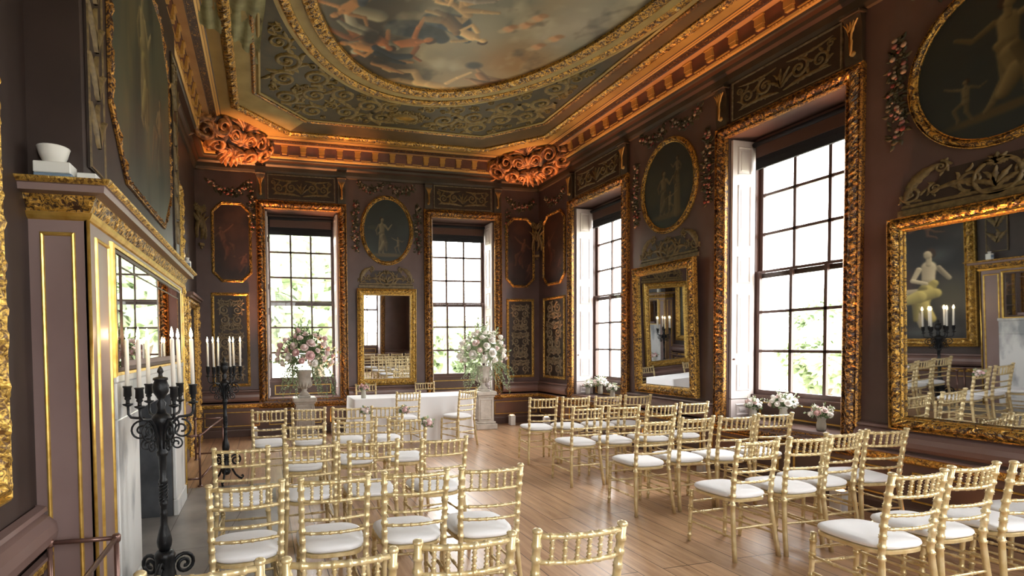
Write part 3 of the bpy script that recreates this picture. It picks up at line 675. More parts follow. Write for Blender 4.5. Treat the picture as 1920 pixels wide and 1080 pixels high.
for j, (side, a, w, nmx) in enumerate([('end', 2.37, .62, 'end wall oval'), ('right', 6.2, .66, 'oval between the long wall windows'), ('right', 2.80, .68, 'largest oval painting')]):
    e1, e2 = ('fireplace side', 'window wall side') if side == 'end' else ('far corner side', 'camera side')
    garland(side, a-w if side == 'end' else a+w, 4.38, hang(), 'hanging flower garland on the %s of the %s' % (e1, nmx), 30+j)
    garland(side, a+w if side == 'end' else a-w, 4.38, hang(), 'hanging flower garland on the %s of the %s' % (e2, nmx), 40+j)
    garland(side, a-.56 if side == 'end' else a+.56, 4.745, swag(.5,.13), 'flower swag over the %s, %s' % (nmx, e1), 50+j)
    garland(side, a+.06 if side == 'end' else a-.06, 4.745, swag(.5,.13), 'flower swag over the %s, %s' % (nmx, e2), 60+j)
garland('end', -.9, 4.62, swag(.75,.2), 'flower swag above the eight-sided painting near the far candelabrum', 71)
garland('end', 4.93, 4.62, swag(.62,.18), 'flower swag above the end wall painting beside the corner', 72)
garland('right', 9.5, 4.62, swag(.7,.18), 'flower swag above the long wall painting beside the corner', 73)
garland('end', 4.92, 4.35, hang(6,.5), 'short flower drop beside the white urn window surround', 74, .035)
garland('end', -.16, 4.5, hang(8,.75), 'flower drop beside the blush urn window surround', 75, .04)
def drop(M0, label):
    mb = MB(); leaf_fan(mb, 0, .55, .13, PI*.15, PI*.85, 7, .025, .05); leaf_fan(mb, 0, .3, .28, PI*.3, PI*.7, 5, .03, .06); leaf_fan(mb, 0, .5, .4, -PI*.57, -PI*.43, 3, .035, .06)
    mb.bbox(-.05,.05,-.02,.03,0,.05,.006); mb.ball((0,-.05,.03),.025)
    for s in (-1,1): scroll(mb, s*.06, .66, .05, PI/2, -s, .014, .03)
    tag(mb.build('leaf_drop', M['scroll'], None, M0), label, 'wall ornament')
drop(wall('left', 9.5, 3.5, .0) if False else fr((W0+.09, D1-.09, 3.45), Vector((1,1,0)).normalized(), (0,0,1), Vector((1,-1,0)).normalized()), 'carved leaf drop in the corner beside the far candelabrum panels')
drop(fr((W1-.09, D1-.09, 3.45), Vector((1,-1,0)).normalized(), (0,0,1), Vector((-1,-1,0)).normalized()), 'carved leaf drop in the corner between end wall and long wall')
# ------------------------------------------------------------------ CEILING
MC = fr((0,0,ZC), (1,0,0), (0,-1,0), (0,0,-1))                   # local x = x, local y = -y, local z down
CX, CY = 2.26, 4.44
def C2(x0, x1, y0, y1): return (x0, x1, -y1, -y0)
OUT = octo(*C2(-.30, 4.82, -.04, 8.92), .80); INN = octo(*C2(.02, 4.50, .50, 8.38), .74)
def ell(a, b): return oval(CX, -CY, a, b, 96)
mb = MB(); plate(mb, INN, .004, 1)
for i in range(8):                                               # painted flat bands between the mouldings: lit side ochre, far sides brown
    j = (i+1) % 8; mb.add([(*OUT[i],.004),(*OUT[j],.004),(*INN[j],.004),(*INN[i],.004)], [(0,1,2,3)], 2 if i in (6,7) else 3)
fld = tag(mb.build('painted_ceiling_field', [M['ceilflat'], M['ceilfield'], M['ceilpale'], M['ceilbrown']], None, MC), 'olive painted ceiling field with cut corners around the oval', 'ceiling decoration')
def ctrim(name, outl, prof, mat, label, cat='moulding', **k):
    mb = MB(); frame_strip(mb, outl, prof, **k); return tag(mb.build(name, mat, None, MC, 'gild'), label, cat)
ctrim('ceiling_moulding', OUT, [(-.02,.0),(-.02,.03),(.01,.05),(.05,.055),(.09,.04),(.11,.02),(.11,0)], M['gilt'], 'outer carved gilt moulding of the ceiling field', amp=.01, period=.12, step=.03)
ctrim('ceiling_moulding', INN, [(-.01,0),(-.01,.02),(.015,.028),(.035,.015),(.035,0)], M['ceilpale'], 'thin pale line moulding around the olive ceiling field', carve=(2,3), step=.6)
ctrim('ceiling_moulding', INN, [(.05,.0),(.055,.02),(.08,.028),(.105,.02),(.11,0)], M['giltbrown'], 'narrow brown carved moulding around the olive ceiling field', amp=.006, period=.09, step=.03)
ctrim('oval_ceiling_moulding', ell(1.80,2.58), [(0,.0),(0,.05),(.03,.06),(.09,.075),(.14,.06),(.16,.03),(.16,0)], M['gilt'], 'inner carved gilt oval moulding around the ceiling painting', amp=.014, period=.13, step=.03)
ctrim('oval_ceiling_moulding', ell(1.955,2.735), [(0,.022),(.02,.026),(.13,.03),(.15,.022),(.15,.0)], M['ceilpale'], 'pale painted oval band around the ceiling painting', carve=(2,3), step=.3)
ctrim('oval_ceiling_moulding', ell(2.09,2.90), [(0,0),(0,.03),(.03,.045),(.08,.045),(.11,.03),(.11,0)], M['gilt'], 'outer carved gilt oval moulding around the ceiling painting', amp=.012, period=.11, step=.03)
ctrim('oval_ceiling_moulding', ell(2.20,3.03), [(0,0),(0,.02),(.02,.03),(.05,.03),(.06,0)], M['ceilpale'], 'outermost pale oval line moulding on the ceiling', carve=(2,3), step=.3)
# scrollwork in the corners of the field
mb = MB(); rr = random.Random(5); done = []
def in_field(x, y, r):
    if not (.1+r < x < 4.42-r and y < 8.3-r): return False
    if min(x-.02, 4.5-x)+(8.38-y) < .78+r*1.4: return False
    return ((x-CX)/(2.27+r))**2+((y-CY)/(3.10+r))**2 > 1
for r0 in (.2, .15, .11, .075, .05):
    for _ in range(1500):
        x, y = rr.uniform(.1, 4.42), rr.uniform(4.6, 8.3)
        if in_field(x, y, r0*.9) and all((x-a)**2+(y-b)**2 > (r0+c)**2*1.04 for a, b, c in done) and (abs(x-CX) > .34 or y < 7.7):
            done.append((x, y, r0)); scroll(mb, x, -y, r0, rr.uniform(0,6.28), 1 if x < CX else -1, r0*.2, .02, 0, .004, r0 > .06)
mb.ribbon([(CX+.19*math.cos(2*PI*i/24), -7.98+.115*math.sin(2*PI*i/24)) for i in range(25)], .03, .035, 0, .004); 
mb.add([(CX+.17*math.cos(2*PI*i/24), -7.98+.1*math.sin(2*PI*i/24), .012) for i in range(24)], [tuple(range(24))], 1)
for k in range(14): a = 2*PI*k/14; scroll(mb, CX+.27*math.cos(a), -7.98+.18*math.sin(a), .05, a, 1 if math.cos(a) > 0 else -1, .012, .02, 0, .004)
tag(mb.build('ceiling_scrollwork', [M['ceilscroll'], M['goldline']], None, MC), 'gilt painted scrollwork filling the olive ceiling field', 'ceiling decoration')
# the oval picture: a cloudy sky with generic drifting figures
cv = Canvas(CX-1.82, CX+1.82, CY-2.6, CY+2.6, 74, (150,134,104))
cv.cloud((182,164,126), 1.1, 2, .42, .66); cv.cloud((120,118,100), 1.3, 9, .5, .72); cv.cloud((196,182,150), 2.2, 4, .55, .75, .7)
cv.blob(3.2,6.15,.85,.6,(162,116,62),.85,.8); cv.blob(2.9,6.7,.7,.3,(172,132,82),.7,.8); cv.blob(3.5,5.3,.5,.7,(182,168,148),.7,.8); cv.blob(2.5,5.6,.5,.6,(168,156,128),.7,.8)
cv.blob(1.15,6.1,.85,1.0,(58,48,36),.97,.6); cv.blob(1.65,6.65,.7,.4,(66,54,40),.95,.6); cv.blob(1.2,5.1,.8,.9,(64,56,42),.9,.7); cv.blob(.85,6.2,.4,.9,(88,84,50),.6,.8)
cv.cloud((44,36,28), 3.2, 12, .62, .8, .5)
sk, sk2, sk3 = (206,146,88), (178,106,56), (222,180,122)
cv.limb([(1.55,5.75,.16),(1.9,5.72,.2),(2.12,5.85,.1)],(26,36,44)); cv.limb([(1.9,5.5,.14),(2.2,5.55,.17),(2.42,5.8,.07)],(34,50,64),.4); cv.limb([(1.2,5.2,.16),(1.6,5.05,.2),(1.95,5.1,.12)],(34,44,52)); cv.limb([(.95,5.55,.1),(1.3,5.6,.12)],(150,140,112),.5)
cv.figure(1.02,6.35,1.15,-2.0,1,sk2,(168,162,136),'run'); cv.figure(1.55,6.8,1.25,-1.45,1,sk3,None,'run'); cv.figure(.85,5.6,1.0,-.9,-1,sk2,(178,168,140),'sit')
cv.figure(1.95,6.35,1.05,1.75,1,sk,(40,52,62),'sit'); cv.figure(1.75,5.45,1.0,-1.2,1,sk3,(120,92,62),'sit'); cv.figure(1.35,4.95,1.0,.6,-1,sk,(60,66,74),'run'); cv.figure(2.5,4.95,.95,1.3,1,sk3,(186,170,146),'sit')
cv.blob(1.5,6.45,.16,.12,(30,26,22),.9); cv.blob(1.3,6.0,.14,.2,(34,28,24),.9)
cv.figure(2.75,6.5,.95,-1.35,-1,(204,152,98),(162,112,64),'run'); cv.blob(2.72,6.3,.14,.1,(40,38,34),.9)
for x, y in ((2.95,5.4),(3.03,5.25),(3.3,5.75),(3.42,5.55),(2.8,5.5)): cv.blob(x,y,.09,.075,(214,160,112),.95,.4); cv.blob(x+.04,y-.06,.08,.05,(160,108,66),.8,.5); cv.blob(x-.05,y+.05,.07,.05,(196,170,130),.7,.5)
cv.cloud((206,192,160), 2.6, 21, .68, .84, .4)
o = painted('ceiling_painting', cv, 'oval', None, MC @ Matrix.Translation((0,0,.01)), flipy=True, dim=.9); tag(o, 'oval ceiling painting of clouds and drifting figures', 'painting')
# painted cloth falling over the ceiling border
mb = MB(); A = [(-.62,6.2),(-.05,6.75),(.02,6.9)]; n = 26; vs = []
for i in range(n+1):
    t = i/n; ex = -.62+.62*t; top = (ex+.1*t, 4.6+.9*t); bot = (ex, 6.15+.72*t-.12*math.sin(PI*t))
    for j in range(9):
        s = j/8; vs.append((top[0]*(1-s)+bot[0]*s, -(top[1]*(1-s)+bot[1]*s), .02+.018*math.sin(s*14+t*5)+.012*math.sin(t*30+s*4)))
mb.add(vs, [(i*9+j,i*9+j+1,i*9+j+10,i*9+j+9) for i in range(n) for j in range(8)], 0, True)
tag(mb.build('ceiling_drapery', M['drape'], None, MC), 'painted green-gold drapery falling across the ceiling border', 'ceiling decoration')

def cartouche(loc, U, label, seed):
    N_ = Vector((U[1], -U[0], -1.1)); N_ = Vector((-.5 if loc[0] > 2 else .5, -.5, -.75)).normalized(); U = Vector(U).normalized(); V = N_.cross(U).normalized()
    Mx = fr(loc, U, V, N_); mb = MB(); rr = random.Random(seed); rx, ry, rz = .80, .36, .17
    H = lambda x, y: rz*math.sqrt(max(0, 1-(x/rx)**2-(y/ry)**2))
    vs = [(rx*q/10*math.cos(2*PI*k/40), ry*q/10*math.sin(2*PI*k/40), H(rx*q/10*math.cos(2*PI*k/40), ry*q/10*math.sin(2*PI*k/40))-.05) for q in range(11) for k in range(40)]
    mb.add(vs, [(q*40+k, (q+1)*40+k, (q+1)*40+(k+1)%40, q*40+(k+1)%40) for q in range(10) for k in range(40)], 1, True)  # dark mound colour stands in for shade in the recesses between scrolls
    def R3(x, y, r, a0, sg, w, h, tn=1.5, n=26):                  # one big rolled leaf lying on the mound
        L = spiral(x, y, r, r*.15, a0, sg*tn, n); mb.ribbon([(u, v, H(u, v)) for u, v in L], [w*(1-.55*i/n)*(.75+.25*abs(math.sin(i*.9))) for i in range(n+1)], [h*(1-.3*i/n) for i in range(n+1)], 0, -.03)
    for s in (-1, 1):
        R3(s*.62, -.03, .19, PI/2 if s > 0 else PI/2, -s, .055, .11); R3(s*.34, -.17, .16, -PI/2, s, .05, .11); R3(s*.40, .14, .14, PI, -s if s > 0 else s*-1, .042, .10)
        R3(s*.17, -.24, .12, PI/2, s, .04, .10); R3(s*.80, -.13, .12, 0 if s > 0 else PI, -s, .035, .08); R3(s*.66, .2, .10, PI/2, s, .03, .08); R3(s*.16, .1, .12, 0 if s > 0 else PI, s, .04, .1)
        for k in range(5): mb.ribbon([(u, v, H(u, v)) for u, v in arc((s*(.25+.1*k), .05-.05*k), (s*(.5+.12*k), .3-.12*k), .4*s*(-1)**k, 12)], leafw(.05, 12, 5), .08, 0, -.02)
    leaf_fan(mb, 0, .2, .34, PI*.08, PI*.92, 11, .045, .06, 0, .08); leaf_fan(mb, 0, -.12, .34, PI*1.12, PI*1.88, 9, .05, .07, 0, .1)
    for k in range(9): a = PI*k/8; mb.ribbon(arc((0,.0),(.2*math.cos(a),.2*math.sin(a)),0,6), [.005,.018,.026,.032,.034,.024,.004], .06, 0, .15)
    mb.ball((0,.0,.18), .05, 10, 6)
    tag(mb.build('corner_cartouche', [M['cartouche'], M['corn_dark']], None, Mx), label, 'cornice ornament')
cartouche((5.02, 8.98, 5.13), (1,-1,0), 'carved cartouche in the cornice corner over the far long wall window', 3)
cartouche((-.40, 9.02, 5.13), (1,1,0), 'carved cartouche in the cornice corner over the candelabra side', 4)

# ------------------------------------------------------------------ CHIMNEY BREAST AND CHIMNEYPIECE
XF, YA, YB = -.88, 2.97, 6.10
FY0, FY1, FZ = 3.87, 5.35, 1.22
mb = MB()
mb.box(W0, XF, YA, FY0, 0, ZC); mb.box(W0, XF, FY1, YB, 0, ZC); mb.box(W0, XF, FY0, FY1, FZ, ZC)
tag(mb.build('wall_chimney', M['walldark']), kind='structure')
cp = thing('chimneypiece', 'panelled mauve chimneypiece with gilt lines, white marble surround and overmantel mirror', 'fireplace', loc=(-.86, 4.52, 0))
MI = Matrix.Translation((.86, -4.52, 0))
def cpart(mb, name, mats, attr=None):
    o = mb.build(name, mats, cp, attr=attr); o.matrix_parent_inverse = Matrix.Translation((.86,-4.52,0)); return o
mb = MB(); X1_ = -.86
mb.box(W0-.0, X1_, 2.95, 2.969, 0, 2.335)
mb.box(XF+.001, X1_, 2.95, 3.34, 0, 2.335); mb.box(XF+.001, X1_, 5.84, 6.12, 0, 2.335); mb.box(XF+.001, X1_, 3.34, 5.84, 1.49, 2.335); mb.box(W0, X1_, 6.101, 6.12, 0, 2.335)
cpart(mb, 'panelling', M['mauve'])
def local_strip(outl, M0, prof, mb, mat=0):
    t = MB(); frame_strip(t, outl, prof, step=.7, carve=(2,3)); t.v = [tuple(M0 @ Vector(p)) for p in t.v]
    mb.add(t.v, t.f, mat, False, t.a)
FL = [(0,0),(.003,.010),(.010,.013),(.017,.010),(.02,0)]
Ms = fr((0,2.95,0), (1,0,0), (0,0,1), (0,-1,0)); Mf = fr((X1_,0,0), (0,1,0), (0,0,1), (1,0,0)); Mb_ = fr((0,6.12,0), (-1,0,0), (0,0,1), (0,1,0))
for rc, Mq in ((rect(-1.06,-.94,.14,2.22), Ms), (rect(3.07,3.28,.14,2.22), Mf), (rect(5.90,6.06,.14,2.22), Mf), (rect(.94,1.06,.14,2.22), Mb_)):
    mb = MB(); local_strip(rc, Mq, FL, mb); cpart(mb, 'gilt_panel_line', M['goldline'])
for yy in (2.95, 6.12): mb = MB(); mb.tube([(X1_,yy,0),(X1_,yy,2.33)], .009, 8); cpart(mb, 'gilt_corner_bead', M['goldline'])
def csweep(prof, mb, mat=0, carve=False):
    """moulding round the three free sides of the chimneypiece"""
    P0 = [(W0, 2.95, 0,-1), (X1_, 2.95, 1,-1), (X1_, 6.12, 1,1), (W0, 6.12, 0,1)]
    vs, at, rows = [], [], 0; S = 0
    for i in range(3):
        a, b = P0[i], P0[i+1]; L = math.hypot(b[0]-a[0], b[1]-a[1]); m = max(1, int(L/.018)) if carve else 1
        for j in range(m+(1 if i == 2 else 0)):
            t = j/m; S2 = S+L*t
            for k, (d, z) in enumerate(prof):
                nx, ny = a[2]*(1-t)+b[2]*t, a[3]*(1-t)+b[3]*t
                g = leafpat(S2, (k/(len(prof)-1))-.5, .1) if carve and 0 < k < len(prof)-1 else .8
                dd = d+(.012*(g-.5) if carve and 0 < k < len(prof)-1 else 0)
                vs.append((a[0]+(b[0]-a[0])*t+nx*dd, a[1]+(b[1]-a[1])*t+ny*dd, z)); at.append(g)
            rows += 1
        S += L
    K = len(prof); mb.add(vs, [(i*K+j, (i+1)*K+j, (i+1)*K+j+1, i*K+j+1) for i in range(rows-1) for j in range(K-1)], mat, False, at)
mb = MB(); csweep([(0,2.30),(.012,2.305),(.022,2.318),(.03,2.335),(.012,2.34)], mb); cpart(mb, 'lower_gilt_moulding', M['goldline'])
mb = MB(); csweep([(.012,2.34),(.02,2.352),(.032,2.37),(.042,2.39),(.05,2.405),(.05,2.416)], mb, 0, True); cpart(mb, 'carved_frieze', M['gilt'], 'gild')
mb = MB(); csweep([(.05,2.416),(.105,2.42),(.11,2.452),(.12,2.454)], mb); csweep([(.145,2.478),(0,2.48),(-.3,2.48)], mb); cpart(mb, 'cornice_board', M['mauve'])
mb = MB(); csweep([(.12,2.454),(.13,2.46),(.14,2.468),(.145,2.478)], mb, 0, True); cpart(mb, 'cornice_gilt_edge', M['giltbright'], 'gild')
mb = MB(); mb.box(W0, X1_+.03, 2.93, 6.14, 2.44, 2.4795); cpart(mb, 'mantel_top', M['mauve'])
# overmantel mirror
y0, y1, z0, z1 = 3.38, 5.80, 1.53, 2.215; b = .12; x = X1_+.012
mb = MB()
def q4(a0, a1, c0, c1, x_): mb.add([(x_,a0,c0),(x_,a1,c0),(x_,a1,c1),(x_,a0,c1)], [(0,1,2,3)])
q4(y0+b, y1-b, z0+.04, z1-b*.6, x+.004)
for k in range(4): h = (z1-z0)/4; q4(y0, y0+b-.008, z0+k*h+.003, z0+(k+1)*h-.003, x); q4(y1-b+.008, y1, z0+k*h+.003, z0+(k+1)*h-.003, x)
for k in range(6): w = (y1-y0-2*b)/6; q4(y0+b+k*w+.003, y0+b+(k+1)*w-.003, z1-b*.6+.008, z1, x)
om = cpart(mb, 'overmantel_mirror', M['mirror'])
mb = MB()
for a0, a1, c0, c1 in ((y0-.02,y1+.02,z1,z1+.02),(y0-.02,y1+.02,z0-.02,z0),(y0-.02,y0,z0,z1),(y1,y1+.02,z0,z1),(y0+b-.008,y0+b,z0,z1),(y1-b,y1-b+.008,z0,z1),(y0+b,y1-b,z1-b*.6,z1-b*.6+.008)): mb.box(X1_, x+.008, a0, a1, c0, c1)
cpart(mb, 'mirror_frame', M['corn_dark'])
mb = MB(); local_strip(rect(y0-.025,y1+.025,z0-.025,z1+.025), Mf, [(0,0),(.003,.022),(.02,.026),(.03,.018),(.034,0)], mb); cpart(mb, 'mirror_fillet', M['goldline'])
# marble surround
mb = MB(); mb.bbox(XF+.001, -.845, 3.34, FY0, .16, FZ, .006); cpart(mb, 'marble_jamb', M['marble'])
mb = MB(); mb.bbox(XF+.001, -.845, FY1, 5.90, .16, FZ, .006); cpart(mb, 'marble_jamb', M['marble'])
mb = MB(); mb.bbox(XF+.001, -.845, 3.34, 5.90, FZ, 1.44, .006); mb.bbox(XF+.001, -.835, 3.33, 5.91, 1.44, 1.49, .008); cpart(mb, 'marble_lintel', M['marble'])
for a0, a1 in ((3.33,FY0+.01),(FY1-.01,5.91)): mb = MB(); mb.bbox(XF+.001, -.83, a0, a1, 0, .16, .008); cpart(mb, 'marble_plinth', M['marble'])
mb = MB(); mb.box(-1.55, XF-.004, FY0+.004, FY0+.02, .006, FZ-.022); mb.box(-1.55, XF-.004, FY1-.02, FY1-.004, .006, FZ-.022); mb.box(-1.55, -1.5, FY0+.02, FY1-.02, .006, FZ-.022); mb.box(-1.55, XF-.004, FY0+.004, FY1-.004, FZ-.022, FZ-.006); cpart(mb, 'firebox', M['soot'])
mb = MB(); mb.bbox(-1.50, -1.46, 4.15, 5.07, 0, .85, .01); mb.bbox(-1.49,-1.44,4.25,4.97,.1,.75,.01); cpart(mb, 'fireback', M['fireback'])
mb = MB(); mb.box(-1.5, .11, 2.62, 6.33, 0, .004)
tag(mb.build('hearth', M['hearth']), 'grey stone hearth slab in front of the fireplace', 'hearth', kind='structure')
mb = MB()
for (ax, ay, bx, by) in [(-.62,2.7,-.1,6.3),(-.83,2.65,-.83,6.33),(.04,2.65,.04,6.33),(-.9,4.4,.1,4.46)]:
    L = math.hypot(bx-ax, by-ay); nx, ny = -(by-ay)/L*.003, (bx-ax)/L*.003
    mb.add([(ax-nx,ay-ny,.0046),(ax+nx,ay+ny,.0046),(bx+nx,by+ny,.0046),(bx-nx,by-ny,.0046)], [(0,3,2,1)])
tag(mb.build('hearth_joints', P('stone_joint', srgb(120,116,110), .7)), 'thin dark joints between the grey hearth stones', 'hearth', kind='structure')
# ornaments on the chimney shelf
def lathe_thing(name, prof, mat, loc, label, cat, n=24):
    mb = MB(); mb.lathe(prof, n); o = mb.build(name, mat); o.location = loc; return tag(o, label, cat)
mb = MB(); mb.bbox(-.085,.085,-.05,.05,0,.035,.004); o = mb.build('flat_box', M['label']); o.location = (-.99,2.93,2.48); tag(o, 'blue-grey flat box at the bottom of the chimney shelf stack', 'box')
mb = MB(); mb.bbox(-.08,.085,-.055,.055,0,.055,.004); o = mb.build('white_box', M['ceramic']); o.location = (-.995,2.93,2.515); tag(o, 'white lidded box under the bowl on the chimney shelf', 'box')
mb = MB(); mb.bbox(-.04,.05,-.05,.05,0,.06,.004); o = mb.build('small_box', M['ceramic']); o.location = (-.86,2.98,2.48); tag(o, 'small white box beside the stack on the chimney shelf', 'box')
lathe_thing('white_bowl', [(.035,0),(.045,.004),(.062,.04),(.072,.075),(.074,.08),(.068,.078),(.055,.04),(.03,.012)], M['ceramic'], (-1.0,2.93,2.57), 'white bowl on top of the box stack on the chimney shelf', 'bowl')
t = thing('reed_diffuser', 'small bottle with reeds at the far end of the chimney shelf', 'diffuser', loc=(-.78,5.95,2.48))
mb = MB(); mb.bbox(-.035,.035,-.035,.035,0,.1,.006); mb.lathe([(.018,.1),(.018,.12),(.022,.122),(.022,.135),(.01,.136)], 12); mb.build('bottle', M['ceramic'], t)
for k in (-1,1): mb = MB(); mb.tube([(0,0,.13),(k*.018,.01*k,.24)], .003, 6); mb.build('reed', M['scroll'], t)
mb = MB(); mb.box(-.0355,-.0352+.071,-.0358,-.0352,.03,.075); mb.build('bottle_label', M['label'], t)

# ------------------------------------------------------------------ PAINTINGS OF THE FIREPLACE WALL
def big_painting(M0, w, h, label, fn, octo_cut=0, fw=.15, name='wall_painting', attr_mat=None, ground=(38,36,34)):
    t = thing(name, label, 'painting', M0)
    cv = Canvas(-w/2, w/2, 0, h, 74, ground); fn(cv); o = painted('painted_canvas', cv, 'rect', t, cut=octo_cut); o.location = (0,0,.015)
    mb = MB(); outl = octo(-w/2, w/2, 0, h, octo_cut) if octo_cut else rect(-w/2, w/2, 0, h)
    frame_strip(mb, outl, carved(fw, fw*.55), .15, .016, .02); mb.build('carved_frame', attr_mat or M['giltbright'], t, attr='gild')
def bp1(c):
    c.cloud((60,58,54), 1.4, 31, .4, .75); c.cloud((30,28,28), 2, 33, .5, .8); c.blob(.35,1.1,.35,.4,(92,50,38),.7,.8); c.blob(-.4,.8,.35,.5,(84,78,56),.7,.7); c.blob(0,.12,.8,.14,(84,88,86),.7,.8); c.blob(-.25,1.55,.3,.2,(86,96,94),.6,.8)
    c.figure(-.05,.2,1.5,.05,1,(204,186,152),(170,154,88),'sit'); c.limb([(-.2,.85,.1),(.05,.8,.13),(.3,.72,.09)],(172,156,90),.5); c.figure(-.3,1.9,.5,-.9,1,(120,86,62),None,'run'); c.figure(.3,2.1,.45,.6,-1,(104,74,56),None,'run')
def bp2(c):
    c.cloud((58,52,44), 1.4, 41, .4, .75); c.cloud((26,26,26), 2, 43, .5, .8); c.figure(.1,.2,1.3,-.05,-1,(176,140,104),(120,60,44),'run'); c.figure(-.35,.3,.8,.1,1,(150,120,92),(90,92,74),'sit')
def bp3(c):
    c.cloud((74,78,64), 1.6, 51, .4, .75); c.cloud((110,96,62), 2, 53, .5, .8, .7, sx=1.5, sy=.5); c.cloud((40,44,40), 2.4, 55, .5, .8, .8, sx=1.6, sy=.5)
    c.figure(-.1,.55,1.1,0,1,(132,118,84),(112,100,66),'stand'); c.figure(.4,.3,.8,-.2,-1,(110,96,70),(76,80,66),'sit')
big_painting(wall('left', 1.77, 1.14), 1.28, 2.62, 'large gilt framed painting nearest the camera on the fireplace wall', bp2)
big_painting(wall('left', 7.06, 1.14), 1.26, 2.62, 'large gilt framed painting of a seated pale figure, between chimneypiece and door', bp1)
big_painting(fr((XF+.003, 4.5, 2.80), (0,1,0), (0,0,1), (1,0,0)), 2.0, 1.8, 'eight-sided dim painting above the chimneypiece', bp3, .34, .05, 'chimney_painting', M['giltbrown'], (70,72,60))
def pil_strip(yc, label):
    t = thing('painted_pilaster', label, 'wall panel', fr((XF+.003, yc, 2.6), (0,1,0), (0,0,1), (1,0,0))); mb = MB()
    mb.box(-.14,.14,0,2.1,0,.012,1); leaf_fan(mb, 0, 1.55, .3, PI*.2, PI*.8, 5, .04, .03, 0, .012)
    for k in range(5): leaf_fan(mb, 0, .15+k*.26, .24, PI*.3, PI*.7, 3, .04, .02, 0, .012)
    for s in (-1,1): scroll(mb, s*.06, 1.95, .06, PI/2, -s, .014, .02, 0, .012)
    mb.build('painted_relief', [M['scroll'], M['panelground']], t)
    mb = MB(); frame_strip(mb, rect(-.12,.12,.02,2.08), [(0,.012),(.004,.02),(.014,.02),(.018,.0)], step=.5, carve=(2,3)); mb.build('border_frame', M['scroll'], t)
pil_strip(3.17, 'painted pilaster strip at the near edge of the chimney breast'); pil_strip(5.9, 'painted pilaster strip at the far edge of the chimney breast')

# ------------------------------------------------------------------ DOOR
Md = wall('left', DOORY, 0)
dr = bpy.data.objects.new('door_1', None); COL.objects.link(dr); dr.matrix_world = Md; tag(dr, kind='structure')
mb = MB(); mb.box(-.499,.499,.006,2.25,-.12,-.08)
for z0, z1 in ((.15,.75),(.95,1.55),(1.68,2.12)):
    for a0, a1 in ((-.40,-.05),(.05,.40)):
        t = MB(); frame_strip(t, rect(a0,a1,z0,z1), [(0,-.08),(.005,-.066),(.02,-.066),(.025,-.08)], step=.6, carve=(2,3)); mb.add(t.v, t.f, 1)
leaf = mb.build('door_leaf', [M['mauve'], M['goldline']], dr)
mb = MB(); mb.bbox(-.43,-.31,1.36,1.46,-.08,-.045,.005); mb.ball((-.37,1.41,-.03), .022, 10, 6); mb.build('door_lock', M['goldline'], leaf)
mb = MB(); frame_strip(mb, [(-.5,-.02),(.5,-.02),(.5,2.26),(-.5,2.26)], carved(.13,.09), .14, .016, .02)
tag(mb.build('door_surround', M['gilt'], None, Md @ Matrix.Translation((0,.02,0)), 'gild'), 'carved gilt surround of the door in the far corner', 'door frame')
mb = MB(); mb.box(-.63,.63,2.40,2.43,0,.1); mb.box(-.66,.66,2.43,2.47,0,.14); tag(mb.build('trim_5', M['ledge'], None, Md), kind='structure')

# ------------------------------------------------------------------ CHAIRS
def rings(pts, r, bumps, k=1.28, w=.007):
    """resample a poly-path and swell it at the given fractions"""
    P_ = [Vector(p) for p in pts]; seg = [(P_[i+1]-P_[i]).length for i in range(len(P_)-1)]; T = sum(seg)
    def at(t):
        d = t*T
        for i, s in enumerate(seg):
            if d <= s or i == len(seg)-1: return P_[i].lerp(P_[i+1], min(1, d/s))
            d -= s
    ts = {i/10: r for i in range(11)}
    for b in bumps:
        e = w/T; ts[b-e*1.5] = r; ts[b-e] = r*k; ts[b+e] = r*k; ts[b+e*1.5] = r
    ks = sorted(t for t in ts if 0 <= t <= 1); return [at(t) for t in ks], [ts[t] for t in ks]
HC = .92
def curve_back(x, z, bow):                                        # depth of the back at height z
    return -.195-.05*max(0,(z-.44)/.48)**1.2-bow*(1-(x/.185)**2)
def rail(z, r, bow=.032, xw=.18): 
    n = 12; return [(xw*(2*i/n-1), curve_back(xw*(2*i/n-1), z, bow), z) for i in range(n+1)]
